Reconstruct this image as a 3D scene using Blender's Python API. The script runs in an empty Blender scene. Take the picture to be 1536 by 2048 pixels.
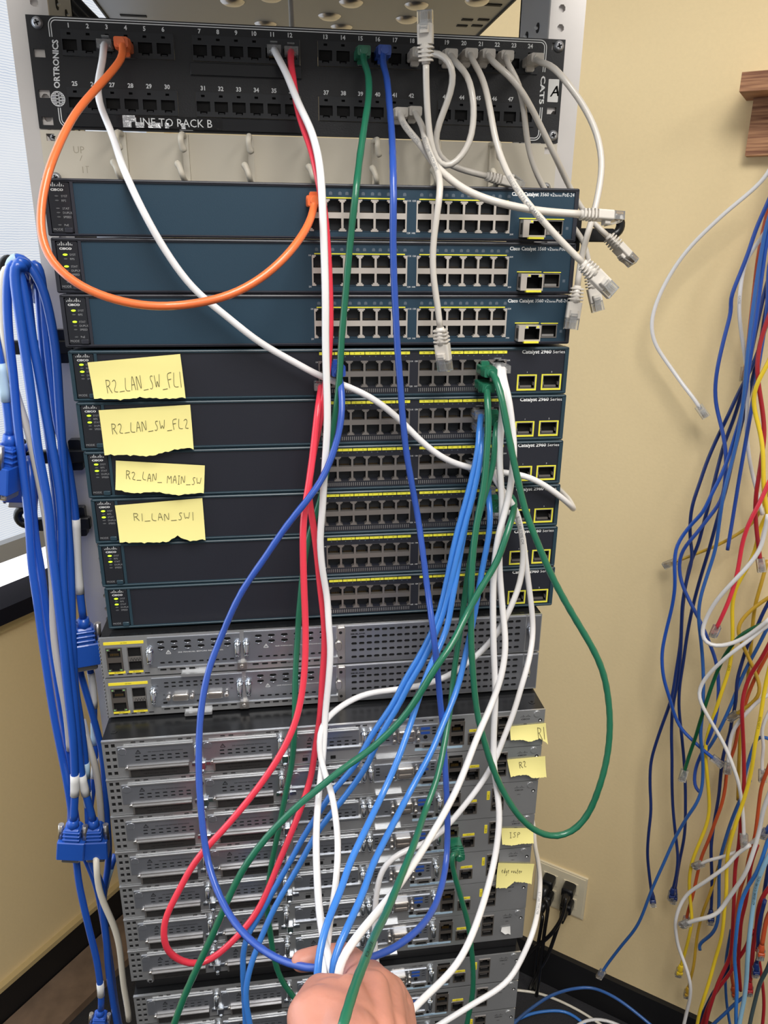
import bpy, math, random
from mathutils import Vector, Matrix
random.seed(7)
SC = bpy.context.scene
COL = SC.collection

# ------------------------------------------------------------------ camera
FPX = 1542.85
CAM = Vector((-.03938, -.80347, 1.65366))
AX = Vector((.99058, -.13652, .01069))
AY = Vector((.03588, .33405, .94187))
AZ = Vector((.13216, .93262, -.3358))
cd = bpy.data.cameras.new('camera')
cam = bpy.data.objects.new('camera', cd)
COL.objects.link(cam)
cd.sensor_fit = 'VERTICAL'
cd.sensor_height = 32.0
cd.lens = FPX / 2048 * 32.0
cd.clip_start = .02
cd.clip_end = 50
cam.matrix_world = Matrix(((AX.x, AY.x, -AZ.x, CAM.x), (AX.y, AY.y, -AZ.y, CAM.y), (AX.z, AY.z, -AZ.z, CAM.z), (0, 0, 0, 1)))
SC.camera = cam

# ------------------------------------------------------------------ light and exposure
SC.view_settings.view_transform = 'Standard'
SC.view_settings.look = 'None'
SC.view_settings.gamma = 1
SC.view_settings.use_curve_mapping = False
SC.view_settings.exposure = 0.12
W = bpy.data.worlds.new('world')
SC.world = W
W.use_nodes = True
W.node_tree.nodes['Background'].inputs[0].default_value = (1, .98, .95, 1)
W.node_tree.nodes['Background'].inputs[1].default_value = .36


def area(name, loc, target, sx, sy, power, color):
    l = bpy.data.lights.new(name, 'AREA')
    l.shape = 'RECTANGLE'
    l.size, l.size_y, l.energy, l.color = sx, sy, power, color
    o = bpy.data.objects.new(name, l)
    o.location = loc
    o.rotation_euler = (Vector(target) - Vector(loc)).to_track_quat('-Z', 'Y').to_euler()
    COL.objects.link(o)
    return o


area('ceiling_light_near', (.1, -1.15, 2.66), (.1, -1.15, 0), .6, 1.2, 34, (1, .965, .91))
area('ceiling_light_far', (1.2, -1.6, 2.66), (1.2, -1.6, 0), .6, 1.2, 15, (1, .965, .91))
area('window_daylight', (-1.13, -.24, 1.7), (-.18, -.98, 1.3), 1.5, 1.35, 14, (.84, .92, 1))

# ------------------------------------------------------------------ helpers


def ray(u, v):
    return AX * ((u - 768) / FPX) + AY * ((1024 - v) / FPX) + AZ


def front(u, v, y):              # the point of the vertical plane y that is seen at u, v
    d = ray(u, v)
    return CAM + d * ((y - CAM.y) / d.y)


CORNER = Vector((-.247, 1.097, 0))
DR = Vector((math.cos(math.radians(-38)), math.sin(math.radians(-38)), 0))     # right-hand wall, away from the corner
DL = Vector((math.cos(math.radians(-128)), math.sin(math.radians(-128)), 0))   # window wall, away from the corner


def wallpt(u, v, off):           # a point hanging `off` metres in front of the right-hand wall
    d = ray(u, v)
    return CAM + d * (((CORNER + DL * off - CAM).dot(DL)) / d.dot(DL))


def leftpt(u, v, off):
    d = ray(u, v)
    return CAM + d * (((CORNER + DR * off - CAM).dot(DR)) / d.dot(DR))


def floorpt(u, v, z):
    d = ray(u, v)
    return CAM + d * ((z - CAM.z) / d.z)


def lin(c):
    return tuple(((x / 255) / 12.92 if x / 255 <= .04045 else ((x / 255 + .055) / 1.055) ** 2.4) for x in c) + (1,)


def mat(name, rgb, rough=.5, metal=0., spec=None, noise=0, bump=0, scale=60, emit=None, trans=0, ior=1.45, coat=0, sss=0):
    m = bpy.data.materials.new(name)
    m.use_nodes = True
    nt = m.node_tree
    b = nt.nodes['Principled BSDF']
    b.inputs['Base Color'].default_value = lin(rgb)
    b.inputs['Roughness'].default_value = rough
    b.inputs['Metallic'].default_value = metal
    b.inputs['IOR'].default_value = ior
    b.inputs['Transmission Weight'].default_value = trans
    b.inputs['Coat Weight'].default_value = coat
    if spec is not None:
        b.inputs['Specular IOR Level'].default_value = spec
    if sss:
        b.inputs['Subsurface Weight'].default_value = sss
        b.inputs['Subsurface Radius'].default_value = (.012, .005, .003)
        b.inputs['Subsurface Scale'].default_value = 1
    if emit:
        b.inputs['Emission Color'].default_value = lin(emit[0])
        b.inputs['Emission Strength'].default_value = emit[1]
    if noise or bump:
        tc = nt.nodes.new('ShaderNodeTexCoord')
        n = nt.nodes.new('ShaderNodeTexNoise')
        n.inputs['Scale'].default_value = scale
        n.inputs['Detail'].default_value = 4
        nt.links.new(tc.outputs['Object'], n.inputs['Vector'])
        if noise:
            mx = nt.nodes.new('ShaderNodeMix')
            mx.data_type = 'RGBA'
            c = lin(rgb)
            mx.inputs['A'].default_value = tuple(x * (1 - noise) for x in c[:3]) + (1,)
            mx.inputs['B'].default_value = tuple(min(1, x * (1 + noise)) for x in c[:3]) + (1,)
            nt.links.new(n.outputs['Fac'], mx.inputs['Factor'])
            nt.links.new(mx.outputs['Result'], b.inputs['Base Color'])
        if bump:
            bp = nt.nodes.new('ShaderNodeBump')
            bp.inputs['Strength'].default_value = bump
            bp.inputs['Distance'].default_value = .002
            nt.links.new(n.outputs['Fac'], bp.inputs['Height'])
            nt.links.new(bp.outputs['Normal'], b.inputs['Normal'])
    return m


_txt = {}


def text_geo(s, bold=False):
    key = (s, bold)
    if key not in _txt:
        cu = bpy.data.curves.new('t', 'FONT')
        cu.body = s
        cu.size = 1
        cu.resolution_u = 2
        if bold:
            cu.offset = .03
        ob = bpy.data.objects.new('t', cu)
        COL.objects.link(ob)
        dg = bpy.context.evaluated_depsgraph_get()
        me = bpy.data.meshes.new_from_object(ob.evaluated_get(dg))
        vs = [(v.co.x, v.co.y) for v in me.vertices]
        fs = [tuple(p.vertices) for p in me.polygons]
        bpy.data.objects.remove(ob)
        bpy.data.curves.remove(cu)
        bpy.data.meshes.remove(me)
        xs = [v[0] for v in vs] or [0]
        _txt[key] = (vs, fs, min(xs), max(xs))
    return _txt[key]


class MB:
    """Collects shapes and links them as ONE mesh object."""

    def __init__(s):
        s.v, s.f, s.m, s.s = [], [], [], []

    def add(s, vs, fs, m=0, smooth=False):
        o = len(s.v)
        s.v += [tuple(v) for v in vs]
        for f in fs:
            s.f.append(tuple(i + o for i in f))
            s.m.append(m)
            s.s.append(smooth)

    def box(s, x0, y0, z0, x1, y1, z1, m=0):
        if x0 > x1: x0, x1 = x1, x0
        if y0 > y1: y0, y1 = y1, y0
        if z0 > z1: z0, z1 = z1, z0
        s.add([(x0, y0, z0), (x1, y0, z0), (x1, y1, z0), (x0, y1, z0), (x0, y0, z1), (x1, y0, z1), (x1, y1, z1), (x0, y1, z1)],
              [(3, 2, 1, 0), (4, 5, 6, 7), (0, 1, 5, 4), (1, 2, 6, 5), (2, 3, 7, 6), (3, 0, 4, 7)], m)

    def prism(s, poly, y0, y1, m=0, smooth=False, back=True):
        """poly: x,z points counter-clockwise seen from the front (from -y)"""
        n = len(poly)
        s.add([(x, y0, z) for x, z in poly], [tuple(range(n))], m)
        s.add([(x, y, z) for y in (y0, y1) for x, z in poly], [(i, i + n, (i + 1) % n + n, (i + 1) % n) for i in range(n)], m, smooth)
        if back:
            s.add([(x, y1, z) for x, z in poly], [tuple(range(n))[::-1]], m)

    def rbox(s, x0, z0, x1, z1, y0, y1, r=1., n=4, m=0, ch=0.):
        """rounded rectangle slab; ch chamfers its front edge"""
        if x0 > x1: x0, x1 = x1, x0
        if z0 > z1: z0, z1 = z1, z0

        def ring(g):
            rr = max(r - g, r * .05)
            p = []
            for cx, cz, a in ((x1 - g - rr, z1 - g - rr, 0), (x0 + g + rr, z1 - g - rr, 90), (x0 + g + rr, z0 + g + rr, 180), (x1 - g - rr, z0 + g + rr, 270)):
                for i in range(n + 1):
                    t = math.radians(a + 90 * i / n)
                    p.append((cx + rr * math.cos(t), cz + rr * math.sin(t)))
            return p
        if ch <= 0:
            s.prism(ring(0), y0, y1, m)
        else:
            a, b = ring(ch), ring(0)
            k = len(a)
            s.add([(x, y0, z) for x, z in a], [tuple(range(k))], m)
            s.add([(x, y0, z) for x, z in a] + [(x, y0 + ch, z) for x, z in b], [(i, i + k, (i + 1) % k + k, (i + 1) % k) for i in range(k)], m, True)
            s.add([(x, y, z) for y in (y0 + ch, y1) for x, z in b], [(i, i + k, (i + 1) % k + k, (i + 1) % k) for i in range(k)], m)
            s.add([(x, y1, z) for x, z in b], [tuple(range(k))[::-1]], m)

    def cyl(s, p0, p1, r0, r1=None, n=14, m=0, caps=True, smooth=True):
        s.tube([p0, p1], [r0, r0 if r1 is None else r1], n, m, caps, smooth)

    def tube(s, pts, rad, n=10, m=0, caps=True, smooth=True, twist=0):
        pts = [Vector(p) for p in pts]
        if not isinstance(rad, (list, tuple)):
            rad = [rad] * len(pts)
        fr = frames(pts)
        base = len(s.v)
        L = 0
        for i, (p, (t, a, b)) in enumerate(zip(pts, fr)):
            if i:
                L += (p - pts[i - 1]).length
            for k in range(n):
                an = 2 * math.pi * k / n
                r = rad[i] * (1 + (.045 * math.cos(2 * an - L * twist) if twist else 0))
                s.v.append(tuple(p + a * (r * math.cos(an)) + b * (r * math.sin(an))))
        for i in range(len(pts) - 1):
            for k in range(n):
                s.f.append((base + i * n + k, base + i * n + (k + 1) % n, base + (i + 1) * n + (k + 1) % n, base + (i + 1) * n + k))
                s.m.append(m)
                s.s.append(smooth)
        if caps:
            s.f.append(tuple(base + k for k in range(n))[::-1]); s.m.append(m); s.s.append(False)
            o = base + (len(pts) - 1) * n
            s.f.append(tuple(o + k for k in range(n))); s.m.append(m); s.s.append(False)

    def plate(s, x0, z0, x1, z1, holes, y=0., th=1., m=0, mw=None, corner=0., floor=None, mf=0):
        """flat front plate with real rectangular openings (clipped corners optional, floor = recess depth)"""
        mw = m if mw is None else mw
        holes = [(min(a, c), min(b, d), max(a, c), max(b, d)) for a, b, c, d in holes]
        q = lambda t: round(t, 4)
        X = sorted({q(x0), q(x1)} | {q(t) for h in holes for t in (h[0], h[2]) if x0 < t < x1})
        Z = sorted({q(z0), q(z1)} | {q(t) for h in holes for t in (h[1], h[3]) if z0 < t < z1})
        nx, nz = len(X) - 1, len(Z) - 1
        op = [[False] * nz for _ in range(nx)]
        import bisect
        for a, b, c, d in holes:
            for i in range(bisect.bisect_left(X, q(a)), min(nx, bisect.bisect_left(X, q(c)))):
                for j in range(bisect.bisect_left(Z, q(b)), min(nz, bisect.bisect_left(Z, q(d)))):
                    op[i][j] = True
        for i in range(nx):
            j = 0
            while j < nz:
                if op[i][j]:
                    j += 1
                    continue
                k = j
                while k < nz and not op[i][k]:
                    k += 1
                s.add([(X[i], y, Z[j]), (X[i + 1], y, Z[j]), (X[i + 1], y, Z[k]), (X[i], y, Z[k])], [(0, 1, 2, 3)], m)
                j = k
        for i in range(nx):
            for j in range(nz):
                if not op[i][j]:
                    continue
                a, b, c, d = X[i], Z[j], X[i + 1], Z[j + 1]
                e = y + th
                if j == 0 or not op[i][j - 1]:
                    s.add([(a, y, b), (a, e, b), (c, e, b), (c, y, b)], [(3, 2, 1, 0)], mw)
                if j == nz - 1 or not op[i][j + 1]:
                    s.add([(a, y, d), (a, e, d), (c, e, d), (c, y, d)], [(0, 1, 2, 3)], mw)
                if i == 0 or not op[i - 1][j]:
                    s.add([(a, y, b), (a, e, b), (a, e, d), (a, y, d)], [(0, 1, 2, 3)], mw)
                if i == nx - 1 or not op[i + 1][j]:
                    s.add([(c, y, b), (c, e, b), (c, e, d), (c, y, d)], [(3, 2, 1, 0)], mw)
        s.add([(x0, y, z0), (x1, y, z0), (x1, y, z1), (x0, y, z1), (x0, y + th, z0), (x1, y + th, z0), (x1, y + th, z1), (x0, y + th, z1)],
              [(1, 0, 4, 5), (2, 1, 5, 6), (3, 2, 6, 7), (0, 3, 7, 4)], m)
        if corner:
            for a, b, c, d in holes:
                k = corner
                for px, pz, sx, sz in ((a, b, 1, 1), (c, b, -1, 1), (c, d, -1, -1), (a, d, 1, -1)):
                    tri = [(px, y, pz), (px + sx * k, y, pz), (px, y, pz + sz * k)]
                    s.add(tri, [(0, 1, 2) if sx * sz > 0 else (0, 2, 1)], m)
                    s.add([(px + sx * k, y, pz), (px, y, pz + sz * k), (px, y + th, pz + sz * k), (px + sx * k, y + th, pz)], [(0, 1, 2, 3)], mw)
        if floor is not None:
            for a, b, c, d in holes:
                s.add([(a, y + floor, b), (c, y + floor, b), (c, y + floor, d), (a, y + floor, d)], [(0, 1, 2, 3)], mf)

    def text(s, t, org, size, m=0, xa=(1, 0, 0), ya=(0, 0, 1), bold=False, align='l', width=None):
        vs, fs, lo, hi = text_geo(t, bold)
        org, xa, ya = Vector(org), Vector(xa), Vector(ya)
        k = size if width is None else width / max(hi - lo, .01)
        off = {'l': lo, 'c': (lo + hi) / 2, 'r': hi}[align]
        s.add([org + xa * ((x - off) * k) + ya * (y * size) for x, y in vs], fs, m)

    def build(s, name, mats, parent=None, k=1., off=(0, 0, 0), loc=None):
        me = bpy.data.meshes.new(name)
        ox, oy, oz = off
        me.from_pydata([((x + ox) * k, (y + oy) * k, (z + oz) * k) for x, y, z in s.v], [], s.f)
        if not isinstance(mats, (list, tuple)):
            mats = [mats]
        for m in mats:
            me.materials.append(m)
        me.polygons.foreach_set('material_index', s.m)
        me.polygons.foreach_set('use_smooth', s.s)
        me.update()
        o = bpy.data.objects.new(name, me)
        COL.objects.link(o)
        if parent:
            o.parent = parent
        if loc is not None:
            o.location = loc
        return o


def frames(pts):
    n = len(pts)
    T = [(pts[min(i + 1, n - 1)] - pts[max(i - 1, 0)]).normalized() for i in range(n)]
    up = Vector((0, -1, .3)) if abs(T[0].y) < .9 else Vector((0, 0, 1))
    a = (up - T[0] * up.dot(T[0])).normalized()
    out = []
    for i in range(n):
        a = (a - T[i] * a.dot(T[i])).normalized()
        out.append((T[i], a, T[i].cross(a)))
    return out


def spline(P, step=.006):
    P = [Vector(p) for p in P]
    P = [P[0] * 2 - P[1]] + P + [P[-1] * 2 - P[-2]]
    out = []
    for i in range(1, len(P) - 2):
        p0, p1, p2, p3 = P[i - 1:i + 3]
        t0 = 0
        t1 = t0 + max((p1 - p0).length, 1e-5) ** .5
        t2 = t1 + max((p2 - p1).length, 1e-5) ** .5
        t3 = t2 + max((p3 - p2).length, 1e-5) ** .5
        n = max(2, int((p2 - p1).length / step))
        for k in range(n):
            t = t1 + (t2 - t1) * k / n
            A1 = p0 * ((t1 - t) / (t1 - t0)) + p1 * ((t - t0) / (t1 - t0))
            A2 = p1 * ((t2 - t) / (t2 - t1)) + p2 * ((t - t1) / (t2 - t1))
            A3 = p2 * ((t3 - t) / (t3 - t2)) + p3 * ((t - t2) / (t3 - t2))
            B1 = A1 * ((t2 - t) / (t2 - t0)) + A2 * ((t - t0) / (t2 - t0))
            B2 = A2 * ((t3 - t) / (t3 - t1)) + A3 * ((t - t1) / (t3 - t1))
            out.append(B1 * ((t2 - t) / (t2 - t1)) + B2 * ((t - t1) / (t2 - t1)))
    out.append(P[-2])
    # soften the small wobbles of the sampled points
    for _ in range(3):
        out = [out[0]] + [out[i] * .5 + (out[i - 1] + out[i + 1]) * .25 for i in range(1, len(out) - 1)] + [out[-1]]
    return out


def tag(o, label=None, cat=None, group=None, kind=None):
    if label: o['label'] = label
    if cat: o['category'] = cat
    if group: o['group'] = group
    if kind: o['kind'] = kind
    return o


def thing(name, label, cat, loc, group=None, rot=None):
    o = bpy.data.objects.new(name, None)
    o.empty_display_size = .02
    COL.objects.link(o)
    o.location = loc
    if rot is not None:
        o.rotation_euler = rot
    return tag(o, label, cat, group)


def copy_tree(o, parent=None):
    c = o.copy()
    COL.objects.link(c)
    if parent:
        c.parent = parent
    for ch in list(KIDS(o)):
        copy_tree(ch, c)
    return c


def KIDS(o):
    return list(o.children)


def dup(o, parent, loc=None, rot=None):
    c = o.copy()
    COL.objects.link(c)
    c.parent = parent
    if loc is not None:
        c.location = loc
    if rot is not None:
        c.rotation_euler = rot
    return c


# ------------------------------------------------------------------ materials
M = {}
for nm, a in dict(
    wall=dict(rgb=(236, 214, 168), rough=.75, noise=.03, bump=.12, scale=180),
    ceiling=dict(rgb=(235, 232, 225), rough=.9),
    carpet=dict(rgb=(44, 44, 48), rough=.95, noise=.5, bump=.8, scale=420),
    black_trim=dict(rgb=(22, 22, 25), rough=.55),
    beige_trim=dict(rgb=(196, 176, 130), rough=.5),
    navy_sill=dict(rgb=(22, 22, 32), rough=.85, spec=.15),
    white_sill=dict(rgb=(245, 246, 250), rough=.45),
    grey_frame=dict(rgb=(176, 178, 182), rough=.4, metal=.2),
    aluminium=dict(rgb=(214, 210, 208), rough=.42, metal=.55, noise=.05, scale=35),
    dark_steel=dict(rgb=(178, 180, 186), rough=.35, metal=.6),
    shelf_paint=dict(rgb=(122, 123, 126), rough=.4, metal=.3),
    zinc=dict(rgb=(206, 212, 220), rough=.2, metal=1.),
    nickel=dict(rgb=(196, 192, 188), rough=.28, metal=.9),
    jackmetal=dict(rgb=(214, 206, 198), rough=.36, metal=.6),
    jackmetal_dark=dict(rgb=(150, 144, 140), rough=.32, metal=.75),
    port_frame=dict(rgb=(112, 106, 101), rough=.34, metal=.6),
    gold=dict(rgb=(150, 118, 60), rough=.35, metal=.8),
    black=dict(rgb=(12, 12, 14), rough=.6),
    hole=dict(rgb=(7, 7, 9), rough=.8),
    patch_black=dict(rgb=(30, 31, 35), rough=.42, bump=.1, scale=900),
    patch_module=dict(rgb=(36, 38, 43), rough=.38),
    patch_blank=dict(rgb=(26, 27, 31), rough=.22),
    ivory=dict(rgb=(206, 199, 184), rough=.42),
    teal_panel=dict(rgb=(34, 58, 75), rough=.42, bump=.05, scale=1500),
    teal_frame=dict(rgb=(38, 60, 72), rough=.38),
    dark_frame=dict(rgb=(42, 44, 53), rough=.38),
    dark_panel=dict(rgb=(35, 37, 46), rough=.4, bump=.05, scale=1500),
    led_panel=dict(rgb=(33, 35, 41), rough=.3),
    chassis=dict(rgb=(30, 34, 40), rough=.45),
    router_top=dict(rgb=(26, 27, 29), rough=.26, noise=.2, scale=25),
    router_face=dict(rgb=(206, 208, 211), rough=.30, metal=.78, noise=.06, scale=40),
    router_blank=dict(rgb=(176, 181, 191), rough=.28, metal=.82, noise=.16, scale=30),
    router_bare=dict(rgb=(158, 160, 168), rough=.34, metal=.8),
    led_on=dict(rgb=(190, 250, 40), rough=.4, emit=((186, 250, 50), 1.1)),
    led_off=dict(rgb=(88, 90, 94), rough=.4),
    ink_white=dict(rgb=(232, 234, 236), rough=.5),
    ink_grey=dict(rgb=(140, 142, 146), rough=.5),
    ink_dim=dict(rgb=(84, 96, 108), rough=.5),
    ink_black=dict(rgb=(20, 20, 22), rough=.6),
    yellow_print=dict(rgb=(232, 226, 70), rough=.5),
    label_yellow=dict(rgb=(240, 222, 60), rough=.5),
    label_blue=dict(rgb=(44, 84, 170), rough=.45),
    label_pale=dict(rgb=(176, 204, 226), rough=.45),
    sticky=dict(rgb=(238, 228, 150), rough=.75, noise=.02, scale=30),
    memory_black=dict(rgb=(48, 47, 47), rough=.4),
    pencil=dict(rgb=(70, 66, 50), rough=.7),
    tape_black=dict(rgb=(20, 20, 22), rough=.18, bump=.5, scale=120),
    tape_foil=dict(rgb=(200, 202, 206), rough=.25, metal=.7, bump=.8, scale=300),
    paper=dict(rgb=(222, 222, 222), rough=.6),
    plug_clear=dict(rgb=(236, 238, 240), rough=.06, trans=.82, ior=1.4),
    black_plastic=dict(rgb=(20, 21, 24), rough=.3),
    outlet=dict(rgb=(222, 212, 186), rough=.4),
    wood=dict(rgb=(168, 118, 84), rough=.6),
    skin=dict(rgb=(192, 132, 115), rough=.46, noise=.1, bump=.35, scale=90, sss=.1),
    nail=dict(rgb=(235, 185, 175), rough=.3),
).items():
    M[nm] = mat(nm, **a)
CABLE = {}
for nm, rgb in dict(orange=(228, 114, 62), red=(228, 58, 78), dark_red=(172, 38, 48), green=(30, 104, 78), blue=(44, 80, 168), sky=(56, 122, 206),
                    white=(226, 225, 227), grey=(204, 199, 192), cream=(226, 220, 206), serial=(34, 86, 184), navy=(26, 48, 108), midblue=(48, 98, 172), wallblue=(34, 82, 176),
                    yellow=(240, 208, 50), mustard=(196, 158, 50), brick=(196, 84, 46), pale=(150, 196, 226), black=(18, 18, 20), darkgreen=(12, 84, 52),
                    slate=(70, 86, 92), charcoal=(50, 51, 54)).items():
    CABLE[nm] = mat('cable_' + nm, rgb, rough=.34, coat=.35)

# wood grain for the hook rail and the plank
nt = M['wood'].node_tree
tcn = nt.nodes.new('ShaderNodeTexCoord'); mp = nt.nodes.new('ShaderNodeMapping'); wv = nt.nodes.new('ShaderNodeTexNoise'); rp = nt.nodes.new('ShaderNodeValToRGB')
mp.inputs['Scale'].default_value = (4, 4, 90); wv.inputs['Scale'].default_value = 3; wv.inputs['Detail'].default_value = 6
rp.color_ramp.elements[0].position = .35; rp.color_ramp.elements[0].color = lin((122, 78, 56)); rp.color_ramp.elements[1].position = .65; rp.color_ramp.elements[1].color = lin((190, 142, 104))
nt.links.new(tcn.outputs['Object'], mp.inputs['Vector']); nt.links.new(mp.outputs['Vector'], wv.inputs['Vector'])
nt.links.new(wv.outputs['Fac'], rp.inputs['Fac']); nt.links.new(rp.outputs['Color'], nt.nodes['Principled BSDF'].inputs['Base Color'])

# daylit woven window shade: fine horizontal threads
shade = mat('window_shade', (120, 126, 136), rough=.9, emit=((226, 236, 250), .70))
nt = shade.node_tree
tcn = nt.nodes.new('ShaderNodeTexCoord'); mp = nt.nodes.new('ShaderNodeMapping'); wv = nt.nodes.new('ShaderNodeTexWave'); n2 = nt.nodes.new('ShaderNodeTexNoise'); mx = nt.nodes.new('ShaderNodeMath'); rp = nt.nodes.new('ShaderNodeValToRGB')
wv.bands_direction = 'Z'; wv.inputs['Scale'].default_value = 70; wv.inputs['Distortion'].default_value = 2.5; n2.inputs['Scale'].default_value = 9; n2.inputs['Detail'].default_value = 5
mx.operation = 'ADD'
rp.color_ramp.elements[0].position = .4; rp.color_ramp.elements[0].color = lin((192, 208, 232)); rp.color_ramp.elements[1].position = 1.4 / 1.5; rp.color_ramp.elements[1].color = lin((244, 248, 254))
nt.links.new(tcn.outputs['Object'], wv.inputs['Vector']); nt.links.new(tcn.outputs['Object'], n2.inputs['Vector'])
nt.links.new(wv.outputs['Fac'], mx.inputs[0]); nt.links.new(n2.outputs['Fac'], mx.inputs[1]); nt.links.new(mx.outputs[0], rp.inputs['Fac'])
nt.links.new(rp.outputs['Color'], nt.nodes['Principled BSDF'].inputs['Emission Color'])
daylight = mat('daylight_gap', (255, 255, 255), rough=.8, emit=((250, 252, 255), 1.3))

# ------------------------------------------------------------------ the room
def struct(name, mb, mats, loc=None):
    return tag(mb.build(name, mats, loc=loc), kind='structure')


def along(p, d, n, s0, s1, t0, t1, z0, z1, mb, m=0):
    """a box laid along a wall: s along the wall, t out of the wall, z up"""
    q = [p + d * s + n * t for s, t in ((s0, t0), (s1, t0), (s1, t1), (s0, t1))]
    mb.add([(a.x, a.y, z) for z in (z0, z1) for a in q], [(0, 1, 2, 3), (7, 6, 5, 4), (4, 5, 1, 0), (5, 6, 2, 1), (6, 7, 3, 2), (7, 4, 0, 3)], m)


CEIL = 2.7
b = MB(); b.box(-3, -3.2, -.05, 4.2, 2.2, 0); struct('floor', b, M['carpet'])
b = MB(); b.box(-3, -3.2, CEIL, 4.2, 2.2, CEIL + .05); struct('ceiling', b, M['ceiling'])
b = MB(); along(CORNER, DR, DL, -.08, 4.2, -.08, 0, 0, CEIL, b); struct('wall_right', b, M['wall'])
WS0, WS1, WZ0, WZ1 = .02, 2.3, .972, 2.45     # window opening along the window wall
b = MB()
along(CORNER, DL, DR, -.08, WS0, -.08, 0, 0, CEIL, b)
along(CORNER, DL, DR, WS0, WS1, -.08, 0, 0, WZ0 - .033, b)
along(CORNER, DL, DR, WS0, WS1, -.08, 0, WZ1, CEIL, b)
along(CORNER, DL, DR, WS1, 3.6, -.08, 0, 0, CEIL, b)
struct('wall_left', b, M['wall'])
b = MB(); along(CORNER, DR, DL, 0, 4.2, 0, .012, 0, .1, b); struct('baseboard_right', b, M['black_trim'])
b = MB(); along(CORNER, DL, DR, 0, 3.6, 0, .012, 0, .1, b); struct('baseboard_left', b, M['black_trim'])
b = MB(); along(CORNER, DL, DR, 0, 3.6, 0, .015, .1, .112, b); struct('trim_1', b, M['beige_trim'])
b = MB(); along(CORNER, DL, DR, WS0, WS1, -.08, .035, WZ0 - .033, WZ0, b); struct('trim_2', b, M['navy_sill'])
b = MB(); along(CORNER, DL, DR, WS0, WS1, 0, .012, WZ0 - .060, WZ0 - .033, b); struct('trim_3', b, M['beige_trim'])
b = MB()
along(CORNER, DL, DR, WS0, WS1, -.072, -.058, WZ0, WZ1, b, 1)         # shade and the bright glass behind it
along(CORNER, DL, DR, WS0, WS1, -.056, -.03, WZ0 + .062, WZ0 + .098, b, 2)
along(CORNER, DL, DR, WS0, WS1, -.0575, -.052, WZ0 + .098, WZ1, b, 0)
struct('window_1', b, [shade, daylight, M['grey_frame']])
# ------------------------------------------------------------------ the rack
rack = thing('equipment_rack', 'tall two-post aluminium rack standing in the room corner', 'rack', (0, 0, 0))


def post(side):
    mb = MB()
    x0, x1 = (-.256, -.2225) if side < 0 else (.2255, .2595)
    holes = []
    z = .10
    hx = (-.2335 if side < 0 else .2365)
    while z < 2.1:
        for dz in (.0063, .0222, .0381):
            holes.append((hx - .0032, z + dz - .0032, hx + .0032, z + dz + .0032))
        z += .04445
    mb.plate(x0, .02, x1, 2.13, holes, 0, .004, 0, 0, .0019, .03, 1)
    mb.box(x0, .004, .02, x1, .0041, 2.13)
    xin = x1 if side < 0 else x0
    # web that runs back from the inner edge, with its own holes, and the rear flange
    xa, xb = (xin - .004, xin) if side < 0 else (xin, xin + .004)
    mb.box(xa, .004, .02, xb, .0985, 2.13, 2)
    z = .12
    while z < 2.1:
        for yy in (.035, .07):
            mb.cyl((xin - side * .0001, yy, z), (xin - side * .0006, yy, z), .0045, n=10, m=1)
            mb.cyl((xin - side * .0007, yy, z), (xin - side * .0012, yy, z - .001), .0028, n=8, m=3)
        z += .0508
    mb.box(x0, .0945, .02, x1, .0985, 2.13, 2)
    return mb.build('upright_post', [M['aluminium'], M['hole'], M['dark_steel'], M['paper']], rack)


post(-1); post(1)
mb = MB()
for y in (-.12, .14):
    mb.box(-.265, y, 0, .265, y + .09, .012)
mb.box(-.265, -.12, .012, -.225, .23, .04); mb.box(.225, -.12, .012, .265, .23, .04)
mb.build('base', M['aluminium'], rack)
mb = MB(); mb.box(-.256, 0, 2.13, .2595, .0985, 2.15); mb.build('top_bar', M['aluminium'], rack)

# ------------------------------------------------------------------ equipment shelf above the patch panel
sh = thing('equipment_shelf', 'grey steel rack shelf seen from below, above the patch panel', 'shelf', (0, .1, 1.896))
mb = MB()
mb.box(-.2215, -.30, 0, .228, .36, .002)
mb.build('tray', M['shelf_paint'], sh)
for x0, x1 in ((-.2235, -.2215), (.228, .230)):
    mb = MB(); mb.box(x0, -.30, -.002, x1, .36, .03)
    mb.build('side_lip', M['black'], sh)
dom = None
for (u, v) in ((465, 3), (531, 48), (702, 5), (833, 10), (954, 2), (659, 32), (814, 38), (683, 54), (541, -6), (400, -20), (760, -25)):
    p = floorpt(u, v, 1.896)
    mb = MB()
    N = 18
    prof = ((.0135, 0), (.0122, -.0016), (.009, -.0034), (.005, -.0042), (.0022, -.0044))
    mb.add([(r * math.cos(2 * math.pi * k / N), r * math.sin(2 * math.pi * k / N), z) for r, z in prof for k in range(N)],
           [(i * N + k, i * N + (k + 1) % N, (i + 1) * N + (k + 1) % N, (i + 1) * N + k) for i in range(len(prof) - 1) for k in range(N)], 0, True)
    mb.add([(.0022 * math.cos(2 * math.pi * k / N), .0022 * math.sin(2 * math.pi * k / N), -.0044) for k in range(N)], [tuple(range(N))[::-1]], 1)
    if dom is None:
        dom = mb.build('dimple', [M['nickel'], M['nickel']], sh, loc=p - Vector((0, .1, 1.896)))
    else:
        dup(dom, sh, p - Vector((0, .1, 1.896)))
mb = MB()
for (u, v, w) in ((267, 32, .03), (934.5, 40, .013), (967, 40, .013), (924, 52, .013), (954, 52, .013), (980, 10, .026)):
    p = floorpt(u, v, 1.8955) - Vector((0, .1, 1.896))
    mb.box(p.x - w / 2, p.y - .0035, -.0008, p.x + w / 2, p.y + .0035, .0005)
mb.build('slots', M['hole'], sh)

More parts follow.
